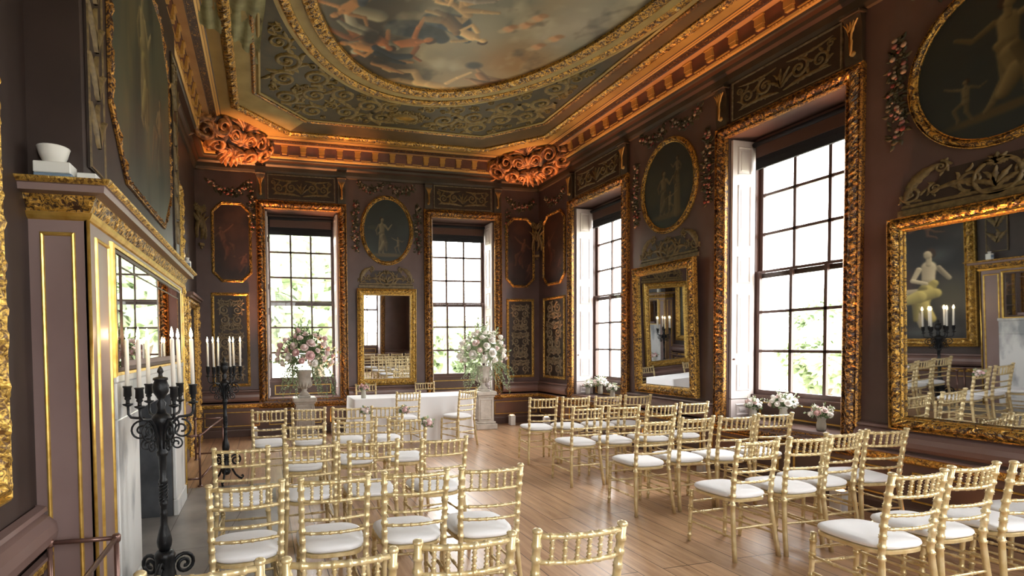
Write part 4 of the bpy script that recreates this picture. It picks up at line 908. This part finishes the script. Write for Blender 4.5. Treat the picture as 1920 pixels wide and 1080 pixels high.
def make_chair():
    t = thing('spindle_chair', 'x', 'chair', loc=(0,0,0)); CH = M['chair']
    mb = MB(); vs = []; n = 40
    def so(w, d, e, k): a = 2*PI*k/n; c, s = math.cos(a), math.sin(a); xx = w*math.copysign(abs(c)**e, c); yy = d*math.copysign(abs(s)**e, s); return xx*(1+.05*yy/d), yy
    lev = [(.185,.19,.424),(.194,.199,.429),(.194,.199,.446),(.187,.192,.45)]
    for w, d, z in lev: vs += [(*so(w, d, .55, k), z) for k in range(n)]
    fs = [(i*n+k, i*n+(k+1)%n, (i+1)*n+(k+1)%n, (i+1)*n+k) for i in range(3) for k in range(n)]+[tuple(range(n-1,-1,-1)), tuple(range(3*n,4*n))]
    mb.add(vs, fs, 0, False); mb.build('seat', CH, t)
    mb = MB(); vs = []
    lev = [(.178,.183,.4505),(.196,.200,.460),(.203,.207,.472),(.199,.203,.486),(.180,.184,.497),(.12,.12,.503),(.04,.04,.506)]
    for w, d, z in lev: vs += [(*so(w, d, .6, k), z) for k in range(n)]
    m = len(lev); mb.add(vs, [(i*n+k, i*n+(k+1)%n, (i+1)*n+(k+1)%n, (i+1)*n+k) for i in range(m-1) for k in range(n)]+[tuple(range(n-1,-1,-1)), tuple(range((m-1)*n,m*n))], 1, True)
    mb.m = [0]*len(mb.m); mb.build('cushion', M['cushion'], t)
    for s in (-1, 1):
        mb = MB(); p, r = rings([(s*.212,-.245,0),(s*.196,-.215,.22),(s*.182,-.195,.44),(s*.185,-.207,.62),(s*.188,-.23,.80),(s*.190,-.246,.905)], .0165, [.46,.535,.60,.665,.73,.80,.87,.935])
        mb.tube(p, r, 10); mb.lathe([(.0165,0),(.021,.003),(.021,.012),(.015,.018),(.004,.021)], 10, (s*.190,-.246,.899)); mb.build('rear_leg', CH, t)
        mb = MB(); p, r = rings([(s*.184,.198,0),(s*.176,.186,.43)], .0165, [.12,.3,.36,.62,.68,.88]); r = [q*(.78+.25*pp.z/.43) for q, pp in zip(r, p)]
        mb.tube(p, r, 10); mb.build('front_leg', CH, t)
        for z in (.17, .275):
            mb = MB(); p, r = rings([(s*(.204-z*.05),-.225+z*.05,z),(s*.18,.192,z)], .0085, [.3,.36,.64,.7], 1.4); mb.tube(p, r, 8); mb.build('stretcher', CH, t)
    for y, z in ((.192,.235),(-.213,.24),(.19,.33)):
        mb = MB(); p, r = rings([(-.19,y,z),(.19,y,z)], .0085, [.3,.36,.64,.7], 1.4); mb.tube(p, r, 8); mb.build('stretcher', CH, t)
    for z, rr_ in ((.885,.0125),(.775,.0105),(.668,.0095),(.588,.0095)):
        mb = MB(); p, r = rings(rail(z, rr_), rr_, [.12,.3,.42,.58,.7,.88], 1.25, .006); mb.tube(p, r, 8); mb.build('back_rail', CH, t)
    for k in range(6):
        x = -.13+.052*k; mb = MB(); p, r = rings([(x, curve_back(x,.775,.032), .775), (x, curve_back(x,.885,.032), .885)], .0068, [.2,.5,.8], 1.7, .008); mb.tube(p, r, 7); mb.build('spindle', CH, t)
    return t
proto = make_chair(); first = True
ORD = ['first', 'second', 'third', 'fourth']
ROWS = ['front', 'second', 'third', 'fourth', 'rear']
def chair(x, y, rz, label, group):
    global first
    if first: o = proto; first = False; o.location = (x,y,0); o.rotation_euler = (0,0,rz); o['label'] = label; o['group'] = group
    else: o = copy_tree(proto, (x,y,0), rz, None, label, group)
    return o
KS = .973                                                          # picked on a plane at 0.90 m, moved to 0.92 m
WINB = [[(3.81,6.40,-8),(4.28,6.35,-6),(4.76,6.31,-3),(5.235,6.27,-5)], [(3.69,5.27,0),(4.19,5.25,-5),(4.71,5.24,-4),(5.24,5.30,-2)],
        [(3.70,4.20,-1),(4.22,4.24,2),(4.68,4.18,-5),(5.2,4.2,-7)], [(3.685,3.13,1),(4.185,3.10,-3),(4.63,3.18,1),(5.13,3.17,-6)], [(3.64,2.10,-2),(4.15,2.13,0),(4.66,2.1,-2),(5.17,2.1,-3)]]
FIRB = [[(1.51,6.19,-6),(1.03,6.23,-5),(.54,6.28,-4),(.05,6.31,1)], [(1.46,5.10,-6),(.92,5.13,-1),(.38,5.0,-2)], [(1.4,3.93,4),(.85,3.99,-2),(.34,4.0,2),(-.17,4.0,-1)],
        [(1.37,2.92,-2),(.89,2.95,-2),(.39,2.95,0),(-.12,2.95,3)], [(1.27,1.85,-2),(.77,1.87,-2),(.27,1.84,-2),(-.22,1.86,0)]]
CHAIRS = {}
for blk, tab, bn in (('window', WINB, 'window side'), ('fire', FIRB, 'fireplace side')):
    for r, row in enumerate(tab):
        for k, (x, y, a) in enumerate(row):
            lab = 'gold spindle-back chair, white seat, %s from the aisle, %s row, %s block' % (ORD[k], ROWS[r], bn)
            X, Y = x*KS, y*KS+.246
            o = chair(X, Y, math.radians(a), lab, 'gold chairs of the %s block' % bn); CHAIRS[(blk, r, k)] = o
chair(2.19, 7.98, math.radians(2), 'gold chair drawn up to the middle of the white table, back to the room', 'gold chairs around the white table')
chair(3.08, 7.90, math.radians(24), 'gold chair standing askew at the table end beside the white flower pedestal', 'gold chairs around the white table')
chair(3.05, 9.33, PI, 'gold chair behind the white table, nearer the white flower urn', 'gold chairs around the white table')
chair(1.88, 9.33, PI, 'gold chair behind the white table, nearer the blush flower urn', 'gold chairs around the white table')

# ------------------------------------------------------------------ TABLE
t = thing('trestle_table', 'table hidden under the white linen cloth, before the end wall', 'table', loc=(2.48,8.66,0))
mb = MB(); mb.bbox(-1.04,1.04,-.34,.34,.715,.745,.006); mb.build('tabletop', M['scroll'], t)
for sx in (-1,1):
    for sy in (-1,1): mb = MB(); mb.bbox(sx*.95-.025,sx*.95+.025,sy*.26-.025,sy*.26+.025,0,.715,.004); mb.build('leg', M['scroll'], t)
mb = MB(); x0, x1, y0, y1 = -1.05, 1.05, -.35, .35
per = []; step = .03
def walk(ax, ay, bx, by, nx, ny):
    n = int(math.hypot(bx-ax, by-ay)/step)
    for i in range(n): f = i/n; per.append((ax+(bx-ax)*f, ay+(by-ay)*f, nx, ny))
walk(x0,y0,x1,y0,0,-1); walk(x1,y0,x1,y1,1,0); walk(x1,y1,x0,y1,0,1); walk(x0,y1,x0,y0,-1,0)
n = len(per); vs = []
for lv in range(8):
    f = lv/7
    for i, (px, py, nx, ny) in enumerate(per):
        w = f*(.014*math.sin(i*.55)+.012*math.sin(i*.23+1)) + .004*(lv > 0)
        vs.append((px+nx*w+(px/x1)*.01*f, py+ny*w, .755-.005*(lv == 1)-(.751-0)*f if lv else .755))
mb.add(vs, [(l*n+(i+1)%n, l*n+i, (l+1)*n+i, (l+1)*n+(i+1)%n)[::-1] for l in range(7) for i in range(n)], 0, True)
mb.add([(x0,y0,.755),(x1,y0,.755),(x1,y1,.755),(x0,y1,.755)], [(0,1,2,3)])
o = mb.build('tablecloth', M['linen']); o.location = (2.48,8.66,.002); tag(o, 'white linen cloth draped to the floor over the long table', 'tablecloth')

# ------------------------------------------------------------------ FLOWERS
def rose_mesh(mat, name='rose_bloom'):
    mb = MB(); mb.ball((0,0,.1), .42, 8, 5, 0, 1.0)
    for lay, (np_, R_, tilt, sz) in enumerate(((4,.30,.25,.52),(5,.45,.6,.62),(6,.62,1.0,.66))):
        for k in range(np_):
            a = 2*PI*k/np_+lay*.5; vs = []
            for v in range(4):
                for u in range(4):
                    uu = (u/3-.5)*sz*(1.1-.5*abs(v/3-.55)); r = R_*.5+math.sin(tilt)*v/3*sz*.75+.05*v*v/9; z = -.25+math.cos(tilt)*v/3*sz*1.1-.12*lay*.4-(.12*(v/3)**3)*lay
                    r -= .5*uu*uu
                    vs.append((r*math.cos(a)-uu*math.sin(a), r*math.sin(a)+uu*math.cos(a), z))
            mb.add(vs, [(v*4+u, v*4+u+1, v*4+u+5, v*4+u+4) for v in range(3) for u in range(3)], 0, True)
    o = mb.build(name, mat); me = o.data; bpy.data.objects.remove(o); return me
ROSE = {k: rose_mesh(M[k]) for k in ('rose_white','rose_blush','rose_pink')}
def leaf_quads(mb, p, d, l, rr, mat):
    d = Vector(d).normalized(); s = d.cross(Vector((rr.uniform(-1,1),rr.uniform(-1,1),rr.uniform(-1,1)))).normalized()*l*.3; p = Vector(p); up = d.cross(s).normalized()*l*.08
    mb.add([p, p+d*l*.5+s+up, p+d*l, p+d*l*.5-s+up], [(0,1,2,3)], mat)
def sprig(mb, p, q, rr, l=.05, mat=0, k=10, bow=.1):
    p, q = Vector(p), Vector(q); m = (p+q)/2+Vector((rr.uniform(-1,1),rr.uniform(-1,1),rr.uniform(0,1)))*bow*(q-p).length
    pts = [p*(1-t)**2+m*2*t*(1-t)+q*t*t for t in [i/5 for i in range(6)]]; mb.tube(pts, .0025, 4, 2, False)
    for i in range(k):
        t = (i+1)/k; c = p*(1-t)**2+m*2*t*(1-t)+q*t*t; leaf_quads(mb, c, (q-p).normalized()*.6+Vector((rr.uniform(-1,1),rr.uniform(-1,1),rr.uniform(-.7,.9))), l*rr.uniform(.7,1.3), rr, mat)
def big_arrangement(loc, label, pal, seed, greens):
    rr = random.Random(seed); t = thing('flower_arrangement', label, 'flowers', loc=loc); mb = MB()
    for i in range(60):
        a, e = rr.uniform(0,6.28), rr.uniform(-.3,1.5); R_ = rr.uniform(.45,.64); q = (R_*math.cos(a)*math.cos(e)*1.0, R_*math.sin(a)*math.cos(e)*.62, .3+R_*math.sin(e)*1.02)
        sprig(mb, (q[0]*.3,q[1]*.3,.1+q[2]*.3), q, rr, .055, rr.choice((0,0,1)), 12)
    for i in range(46):
        s = rr.choice((-1,1)); x = s*rr.uniform(.12,.5); y = rr.uniform(-.3,.12); sprig(mb, (x*.6,y*.6,.12), (x,y,rr.uniform(-.5,-.05)), rr, .036, 1 if rr.random() < .6 else 0, 18, .35)
    for i in range(500):
        a, e = rr.uniform(0,6.28), rr.uniform(-.5,1.5); R_ = rr.uniform(.15,.40); leaf_quads(mb, (R_*math.cos(a)*math.cos(e), R_*math.sin(a)*math.cos(e)*.65, .28+R_*math.sin(e)), (math.cos(a)*math.cos(e), math.sin(a)*math.cos(e), math.sin(e)+rr.uniform(-.6,.6)), .075, rr, 0)
    mb.build('foliage', [M[greens], M['leafpale'], M['leaf']], t)
    n = 52
    for i in range(n):
        g = (i+.5)/n; e = -.25+1.7*g**.9; a = i*2.399+.3; R_ = rr.uniform(.42,.50); r = rr.uniform(.06,.095) if i % 3 else rr.uniform(.1,.125)
        e = math.asin(max(-1,min(1,-.3+1.28*g))); d = Vector((math.cos(a)*math.cos(e), math.sin(a)*math.cos(e)*.68, math.sin(e)))
        o = bpy.data.objects.new('rose', ROSE[rr.choice(pal)]); COL.objects.link(o); o.parent = t; o.location = Vector((0,0,.27))+d*R_; o.scale = (r,)*3
        o.rotation_euler = d.to_track_quat('Z','Y').to_euler()
    return t
def pedestal(x, y, label):
    t = thing('stone_pedestal', label, 'pedestal', loc=(x,y,0)); mb = MB(); mb.bbox(-.21,.21,-.21,.21,0,.11,.01); mb.bbox(-.19,.19,-.19,.19,.11,.15,.012); mb.build('plinth', M['stone'], t)
    mb = MB(); mb.bbox(-.16,.16,-.16,.16,.15,.62,.006)
    for rz in range(4):
        tmp = MB(); frame_strip(tmp, rect(-.105,.105,.21,.56), [(0,.16),(.006,.170),(.016,.170),(.022,.16)], step=.5, carve=(2,3)); Mz = Matrix.Rotation(rz*PI/2, 4, 'Z') @ Matrix(((1,0,0,0),(0,0,-1,0),(0,1,0,0),(0,0,0,1)))
        mb.add([tuple(Mz @ Vector(v)) for v in tmp.v], tmp.f, 0)
    mb.build('shaft', M['stone'], t)
    mb = MB(); mb.bbox(-.18,.18,-.18,.18,.62,.655,.01); mb.bbox(-.205,.205,-.205,.205,.655,.73,.012); mb.build('cap', M['stone'], t)
def urn(x, y, label):
    t = thing('stone_urn', label, 'urn', loc=(x,y,.73)); mb = MB(); mb.bbox(-.105,.105,-.105,.105,0,.035,.006); mb.lathe([(.1,.035),(.098,.05),(.075,.075),(.05,.1),(.042,.125),(.055,.14),(.05,.15)], 20); mb.build('foot', M['stone'], t)
    mb = MB(); prof = [(.05,.15),(.085,.17),(.118,.2),(.132,.25),(.128,.3),(.122,.36),(.13,.42),(.15,.455),(.165,.47),(.165,.485),(.14,.48),(.115,.43)]; mb.lathe(prof, 28)
    for k in range(14): a = 2*PI*k/14; mb.tube([(.09*math.cos(a),.09*math.sin(a),.17),(.128*math.cos(a),.128*math.sin(a),.215),(.133*math.cos(a),.133*math.sin(a),.27)], [.012,.02,.01], 6)
    mb.build('bowl', M['stone'], t)
    for s in (-1,1): mb = MB(); mb.tube([(s*.125,0,.28),(s*.185,0,.3),(s*.2,0,.37),(s*.15,0,.43)], [.014,.012,.012,.014], 8); mb.build('handle', M['stone'], t)
pedestal(.70, 9.28, 'stone pedestal under the urn of blush roses, before the end wall'); pedestal(4.15, 9.28, 'stone pedestal under the urn of white roses, beside the table')
urn(.70, 9.28, 'carved stone urn holding the blush and pink roses'); urn(4.15, 9.28, 'carved stone urn holding the white roses and trailing greenery')
big_arrangement((.72,9.24,1.17), 'large arrangement of blush and pink roses in the urn nearer the fireplace', ['rose_blush','rose_blush','rose_pink','rose_white'], 3, 'leaf')
big_arrangement((4.13,9.24,1.17), 'large arrangement of white roses with trailing greenery in the urn by the table', ['rose_white','rose_white','rose_blush','rose_white'], 8, 'leafpale')
def posy(x, y, z, r, n, label, pal, seed, vase=True, spiky=True):
    rr = random.Random(seed); t = thing('flower_posy', label, 'flowers', loc=(x,y,z)); h = .15 if vase else 0.
    if vase:
        mb = MB(); mb.lathe([(.03,0),(.04,.004),(.044,.06),(.036,.11),(.05,.155),(.047,.155),(.033,.11),(.04,.06),(.034,.01)], 16); mb.build('glass_vase', M['vase'], t)
    mb = MB()
    for i in range(int(18*r/.15)):
        a, e = rr.uniform(0,6.28), rr.uniform(.0,1.5); q = (r*1.25*math.cos(a)*math.cos(e), r*1.25*math.sin(a)*math.cos(e), h+.02+r*1.1*math.sin(e)); sprig(mb, (0,0,h-.02), q, rr, .03, rr.choice((0,1,1)), 9)
        if spiky:
            for k in range(8): f = .55+.5*k/8; leaf_quads(mb, (q[0]*f,q[1]*f,h+(q[2]-h)*f), (rr.uniform(-1,1),rr.uniform(-1,1),1), .022, rr, 3)
    for i in range(90): a, e = rr.uniform(0,6.28), rr.uniform(-.3,1.2); leaf_quads(mb, (r*.6*math.cos(a)*math.cos(e), r*.6*math.sin(a)*math.cos(e), h+r*.55*math.sin(e)), (math.cos(a),math.sin(a),rr.uniform(-.4,.8)), .04, rr, 0)
    mb.build('foliage', [M['leaf'], M['leafpale'], M['leaf'], M['rose_white']], t)
    for i in range(n):
        a = i*2.399; e = math.asin(-.1+1.05*(i+.5)/n); d = Vector((math.cos(a)*math.cos(e), math.sin(a)*math.cos(e), math.sin(e)))
        o = bpy.data.objects.new('rose', ROSE[rr.choice(pal)]); COL.objects.link(o); o.parent = t; o.location = Vector((0,0,h+r*.15))+d*r*.85; q = rr.uniform(.036,.056); o.scale = (q,q,q); o.rotation_euler = d.to_track_quat('Z','Y').to_euler()
WB = ['rose_white','rose_white','rose_blush']; SZ = WZ0+.026
posy(5.82,5.01,SZ,.10,11,'white posy in a glass vase on the near window sill, beside the shutter',WB,1)
posy(5.80,4.62,SZ+.05,.15,20,'largest white posy in the middle of the near window sill',WB,2)
posy(5.74,4.16,SZ,.105,10,'white posy with a pink rose on the near window sill, beside the gilt surround',['rose_white','rose_blush','rose_pink'],3)
posy(5.82,8.32,SZ,.09,9,'small white posy on the far window sill, beside the shutter',WB,4)
posy(5.80,7.93,SZ+.05,.14,16,'largest white posy in the middle of the far window sill',WB,5)
posy(5.76,7.55,SZ,.09,8,'small white posy on the far window sill, beside the gilt surround',WB,6)
posy(1.62,8.45,.757,.085,10,'small pink posy in a glass vase on the white table',['rose_pink','rose_pink','rose_blush'],7,True,False)
for (key, nmx, sd) in (((('fire',0,1)), 'second chair of the front row, fireplace side block', 9), (('fire',0,0), 'aisle chair of the front row, fireplace side block', 10), (('fire',1,0), 'aisle chair of the second row, fireplace side block', 11)):
    o = CHAIRS[key]; p = o.location; posy(p.x+.17, p.y-.30, .84, .05, 6, 'tiny pink rose posy tied to the '+nmx, ['rose_pink','rose_blush'], sd, False, False)

# ------------------------------------------------------------------ CANDELABRA
def spiral3(cx, cz, r0, r1, a0, turns, ang, n=26):
    c, s = math.cos(ang), math.sin(ang); return [((p[0])*c, (p[0])*s, p[1]) for p in spiral(cx, cz, r0, r1, a0, turns, n)]
def make_candelabrum(loc, rz, label):
    t = thing('candelabrum', label, 'candelabrum', loc=loc, rz=rz); I = M['iron']
    mb = MB(); mb.lathe([(.03,.10),(.05,.12),(.055,.15),(.035,.18),(.062,.2),(.066,.23),(.058,.25),(.058,.33),(.064,.35),(.05,.375),(.03,.38)], 16)
    mb.lathe([(.03,.38),(.042,.41),(.046,.44),(.036,.49),(.022,.54),(.02,.60),(.024,.61),(.02,.62),(.02,.66),(.026,.67),(.026,.68),(.021,.69),(.021,.80),(.026,.81),(.026,.82),(.02,.83),(.024,.97),(.034,.98),(.034,1.0),(.024,1.01),(.03,1.1),(.05,1.17),(.065,1.2),(.05,1.225),(.03,1.24)], 14); mb.build('stem', I, t)
    mb = MB()
    for q in range(4):
        mb.tube([(.023*math.cos(q*PI/2+u*.5), .023*math.sin(q*PI/2+u*.5), .69+u*.11/16) for u in range(17)], .006, 5)
    mb.build('twist', I, t)
    mb = MB(); mb.lathe([(.03,1.24),(.022,1.27),(.03,1.3),(.016,1.32),(.030,1.345),(.046,1.37),(.05,1.405),(.036,1.44),(.045,1.446),(.043,1.458),(.014,1.465),(.011,1.482),(.02,1.495),(.015,1.512),(.004,1.53)], 16); mb.build('finial', I, t)
    for k in range(3):
        a = 2*PI*k/3+.5; mb = MB(); c, s = math.cos(a), math.sin(a)
        leg = [(.05,.22),(.075,.16),(.11,.09),(.155,.045),(.19,.03),(.208,.05),(.2,.07),(.182,.06)]
        mb.tube([(x*c, x*s, z) for x, z in leg], [.013]*5+[.011,.010,.009], 8); mb.ball((.178*c,.178*s,.014), .014, 8, 6); mb.build('leg', I, t)
        mb = MB(); mb.tube(spiral3(.118, .265, .072, .012, PI*.93, -1.75, a), .012, 8); mb.build('base_scroll', I, t)
    for k in range(6):
        a = 2*PI*k/6+.09; c, s = math.cos(a), math.sin(a); R3 = lambda L: [(x*c, x*s, z) for x, z in L]
        ar = thing('arm', None, None, loc=(0,0,0)); ar.parent = t; bpy.data.objects.remove(ar)
        mb = MB(); mb.tube(R3([(.02,1.02),(.035,1.1),(.06,1.17),(.10,1.212),(.14,1.215),(.17,1.22),(.184,1.24),(.186,1.30)]), .0085, 8)
        mb.tube(spiral3(.115, 1.135, .062, .012, PI*.5, -1.55, a), .0065, 7); mb.tube(spiral3(.085, 1.045, .04, .008, PI*.75, -1.5, a), .0055, 7)
        o = mb.build('arm', I, t)
        mb = MB(); mb.lathe([(.006,1.285),(.028,1.297),(.031,1.304),(.012,1.306),(.011,1.325),(.02,1.335),(.016,1.345),(.024,1.352),(.022,1.40),(.028,1.408),(.026,1.413),(.015,1.413)], 14, (.186*c,.186*s,0)); mb.build('candle_cup', I, o)
    return t
CN = [(-.619,3.42,-.046), (-.46,6.48,-.156)]
CLAB = ['tall black iron candelabrum nearest the camera, before the fireplace', 'tall black iron candelabrum standing farther off, near the door corner']
mb = MB(); mb.lathe([(.0125,0),(.0125,.29),(.009,.298),(.002,.3)], 12); cme = mb.build('candle_tmp', M['wax']); CANDLE = cme.data; bpy.data.objects.remove(cme)
mb = MB(); mb.tube([(0,0,.298),(0,0,.308)], .0012, 5); x_ = mb.build('w', M['blind']); WICK = x_.data; bpy.data.objects.remove(x_)
mb = MB(); mb.lathe([(.001,.302),(.008,.312),(.0105,.322),(.007,.342),(.001,.368)], 10); x_ = mb.build('f', M['flame']); FLAME = x_.data; bpy.data.objects.remove(x_)
CPOS = ['window wall side, towards the camera', 'far side, right behind the finial', 'far side, towards the fireplace wall', 'fireplace wall side', 'camera side, towards the fireplace wall', 'camera side, towards the aisle']
CPOS = ['on the aisle-most arm', 'on the far arm towards the aisle', 'on the far arm towards the fireplace', 'on the arm closest to the fireplace wall', 'on the camera-side arm towards the fireplace', 'on the camera-side arm towards the aisle']
for j, (x, y, rz) in enumerate(CN):
    make_candelabrum((x,y,.004 if j == 0 else 0), rz, CLAB[j])
    for k in range(6):
        a = 2*PI*k/6+.09+rz; o = bpy.data.objects.new('candle', CANDLE); COL.objects.link(o); o.location = (x+.186*math.cos(a), y+.186*math.sin(a), 1.399+(.004 if j == 0 else 0))
        o.rotation_euler = (rnd.uniform(-.02,.02), rnd.uniform(-.02,.02), 0)
        tag(o, 'lit white candle of the %s candelabrum, %s' % (('near','far')[j], CPOS[k]), 'candle', 'candles of the %s candelabrum' % ('near','far')[j])
        for nm_, me in (('wick', WICK), ('flame', FLAME)): q = bpy.data.objects.new(nm_, me); COL.objects.link(q); q.parent = o

# ------------------------------------------------------------------ BARRIER RAILS
def barrier(pts, h, label, posts, name='barrier_rail'):
    t = thing(name, label, 'railing', loc=(*pts[0], 0)); x0, y0 = pts[0]; R_ = [(x-x0, y-y0) for x, y in pts]
    for z, nm_ in ((h,'top_rail'),(.09,'lower_rail')):
        for a, b in zip(R_[:-1], R_[1:]):
            mb = MB(); mb.tube([(*a,z),(*b,z)], .012, 8); mb.build(nm_, M['bronze'], t)
    for i in posts:
        mb = MB(); mb.tube([(*R_[i],0),(*R_[i],h)], .013, 10); mb.lathe([(.018,h-.02),(.022,h-.01),(.022,h+.012),(.016,h+.02),(.004,h+.022)], 12, (*R_[i],0)); mb.lathe([(.03,0),(.03,.006),(.016,.016)], 12, (*R_[i],0)); mb.build('post', M['bronze'], t)
barrier([(-.98,6.42),(-.75,6.40),(-.60,7.9),(-.98,7.92)], .6, 'bronze barrier rail before the painting beyond the fireplace', [0,1,2,3])
barrier([(-1.05,2.87),(-.745,2.86),(-.745,1.2),(-1.05,1.2)], .68, 'bronze barrier rail before the painting nearest the camera', [0,1,2,3])

# ------------------------------------------------------------------ UPLIGHTERS
UPS = [(-.18,9.45,'near the blush urn by the end wall'), (1.25,9.45,'behind the white table by the end wall'), (4.86,9.45,'beside the white urn pedestal by the end wall'), (5.37,9.0,'in the corner by the long wall'),
       (5.37,6.95,'below the far window surround on the long wall'), (5.37,5.30,'by the long wall, near window far side'), (5.37,3.72,'by the long wall, near window camera side'), (5.37,2.9,'by the long wall below the largest mirror')]
def aim(o, target): o.rotation_euler = (Vector(target)-o.location).to_track_quat('-Z','Y').to_euler()
for i, (x, y, lab) in enumerate(UPS):
    t = thing('uplighter', 'small white floor uplighter '+lab, 'uplighter', loc=(x,y,0), group='uplighters along the walls')
    mb = MB(); mb.bbox(-.055,.055,-.055,.055,0,.2,.008); mb.build('housing', M['uplight'], t)
    mb = MB(); mb.lathe([(.04,.2),(.042,.206),(.03,.208)], 14); mb.build('lens', M['lens'], t)
    L = bpy.data.lights.new('uplight_lamp', 'SPOT'); L.energy = UPW*[2.6,1.6,.7,1.0,.8,.8,.8,.8][i]; L.color = (1,.40,.14); L.spot_size = math.radians(26); L.spot_blend = 1.0; L.shadow_soft_size = .04
    o = bpy.data.objects.new('uplight_lamp', L); COL.objects.link(o); o.location = (x,y,.25)
    aim(o, (x+(-.12 if x > 5.2 else 0), y+(-.12 if y > 9.3 else 0), 5.0))

# ------------------------------------------------------------------ OUTSIDE
mb = MB(); mb.box(-90, 140, -90, 150, -1.25, -1.2); tag(mb.build('lawn', M['lawn']), 'pale lawn outside the windows', 'lawn', kind='structure')
mb = MB(); mb.box(26, 48, -90, 150, -1.2, -1.17); tag(mb.build('river', M['water']), 'pale river outside the long wall windows', 'river', kind='structure')
def tree_mesh(seed, n, leaf):
    rr = random.Random(seed); mb = MB()
    cl = [(rr.uniform(-.55,.55), rr.uniform(-.55,.55), rr.uniform(-.3,.75), rr.uniform(.3,.5)) for _ in range(11)]
    for i in range(n):
        c = rr.choice(cl); a, e = rr.uniform(0,6.28), math.asin(rr.uniform(-1,1)); q = c[3]*rr.uniform(.6,1); p = (c[0]+q*math.cos(a)*math.cos(e), c[1]+q*math.sin(a)*math.cos(e), c[2]+q*math.sin(e))
        leaf_quads(mb, p, (rr.uniform(-1,1),rr.uniform(-1,1),rr.uniform(-1,.6)), leaf*rr.uniform(.7,1.4), rr, 0)
    o = mb.build('t', M['tree']); me = o.data; bpy.data.objects.remove(o); return me
CROWN = [tree_mesh(1, 4200, .19), tree_mesh(2, 4200, .18)]
mb = MB(); mb.tube([(0,0,-1.5),(.03,0,-.8),(0,.02,-.2),(.05,0,.4)], [.07,.055,.045,.02], 8); x_ = mb.build('t', M['bark']); TRUNK = x_.data; bpy.data.objects.remove(x_)
TR = [(-4.6,17,2.2,3.0,'outside the fireplace side of the end wall'), (1.9,19,2.6,3.6,'outside the end wall window behind the blush urn'), (-1.2,31,5.0,5.6,'tall tree farther out behind the blush urn window'), (8.6,30,.8,3.6,'outside the end wall window behind the white urn'), (15,36,.4,3.4,'beyond the white urn window, farther out'),
      (24,17,.2,2.4,'beyond the far long wall window'), (54,10,1.2,5.0,'across the river, seen in the near long wall window'), (54,24,1.6,5.6,'across the river, between the long wall windows'), (56,38,1.0,5.2,'across the river, beyond the far long wall window'), (55,52,1.4,5.4,'across the river, farthest along'), (55,-4,1.2,5.2,'across the river, nearest the camera side')]
for i, (x, y, z, s, lab) in enumerate(TR):
    t = thing('tree', 'pale green tree '+lab, 'tree', loc=(x,y,-1.2), group='trees outside')
    for nm_, me in (('crown', CROWN[i % 2]), ('trunk', TRUNK)): q = bpy.data.objects.new(nm_, me); COL.objects.link(q); q.parent = t; q.location = (0,0,z+1.2 if nm_ == 'crown' else z+1.2); q.scale = (s,s,s if nm_ == 'crown' else (z+1.2)/1.5)

# ------------------------------------------------------------------ LIGHT AND CAMERA
wd = bpy.data.worlds.new('overcast'); sc.world = wd; wd.use_nodes = True; bg = wd.node_tree.nodes['Background']
bg.inputs[0].default_value = (1,.985,.96,1); bg.inputs[1].default_value = SKY
for i, (s_, c) in enumerate(WIN):
    L = bpy.data.lights.new('window_portal', 'AREA'); L.shape = 'RECTANGLE'; L.size = WW-.1; L.size_y = 3.2; L.cycles.is_portal = True
    o = bpy.data.objects.new('window_portal', L); COL.objects.link(o); Mx = wall(s_, c, 2.5, -.5); o.matrix_world = Mx @ Matrix.Rotation(PI, 4, 'X') @ Matrix.Rotation(PI, 4, 'X')
    o.matrix_world = Mx @ Matrix.Rotation(PI, 4, 'Y')
cam = bpy.data.cameras.new('camera'); co = bpy.data.objects.new('camera', cam); COL.objects.link(co); sc.camera = co
right = Vector((0.9698927,-0.2432804,-0.0110783)); down = Vector((-0.0180792,-0.0265632,-0.9994836)); fwd = Vector((0.2428606,0.9695922,-0.0301618))
co.matrix_world = fr((0,0,1.65), right, -down, -fwd)
cam.sensor_width = 36; cam.lens = 962.17*36/1920; cam.shift_x = (960-734.8)/1920; cam.shift_y = (675.4-540)/1920; cam.clip_start = .05; cam.clip_end = 500
vs_ = sc.view_settings; vs_.view_transform = 'Standard'; vs_.look = 'None'; vs_.gamma = 1; vs_.use_curve_mapping = False; vs_.exposure = EXPO
sc.cycles.max_bounces = 8; sc.cycles.diffuse_bounces = 5; sc.cycles.glossy_bounces = 5; sc.cycles.transparent_max_bounces = 12; sc.cycles.caustics_reflective = False; sc.cycles.caustics_refractive = False; sc.cycles.sample_clamp_indirect = 6
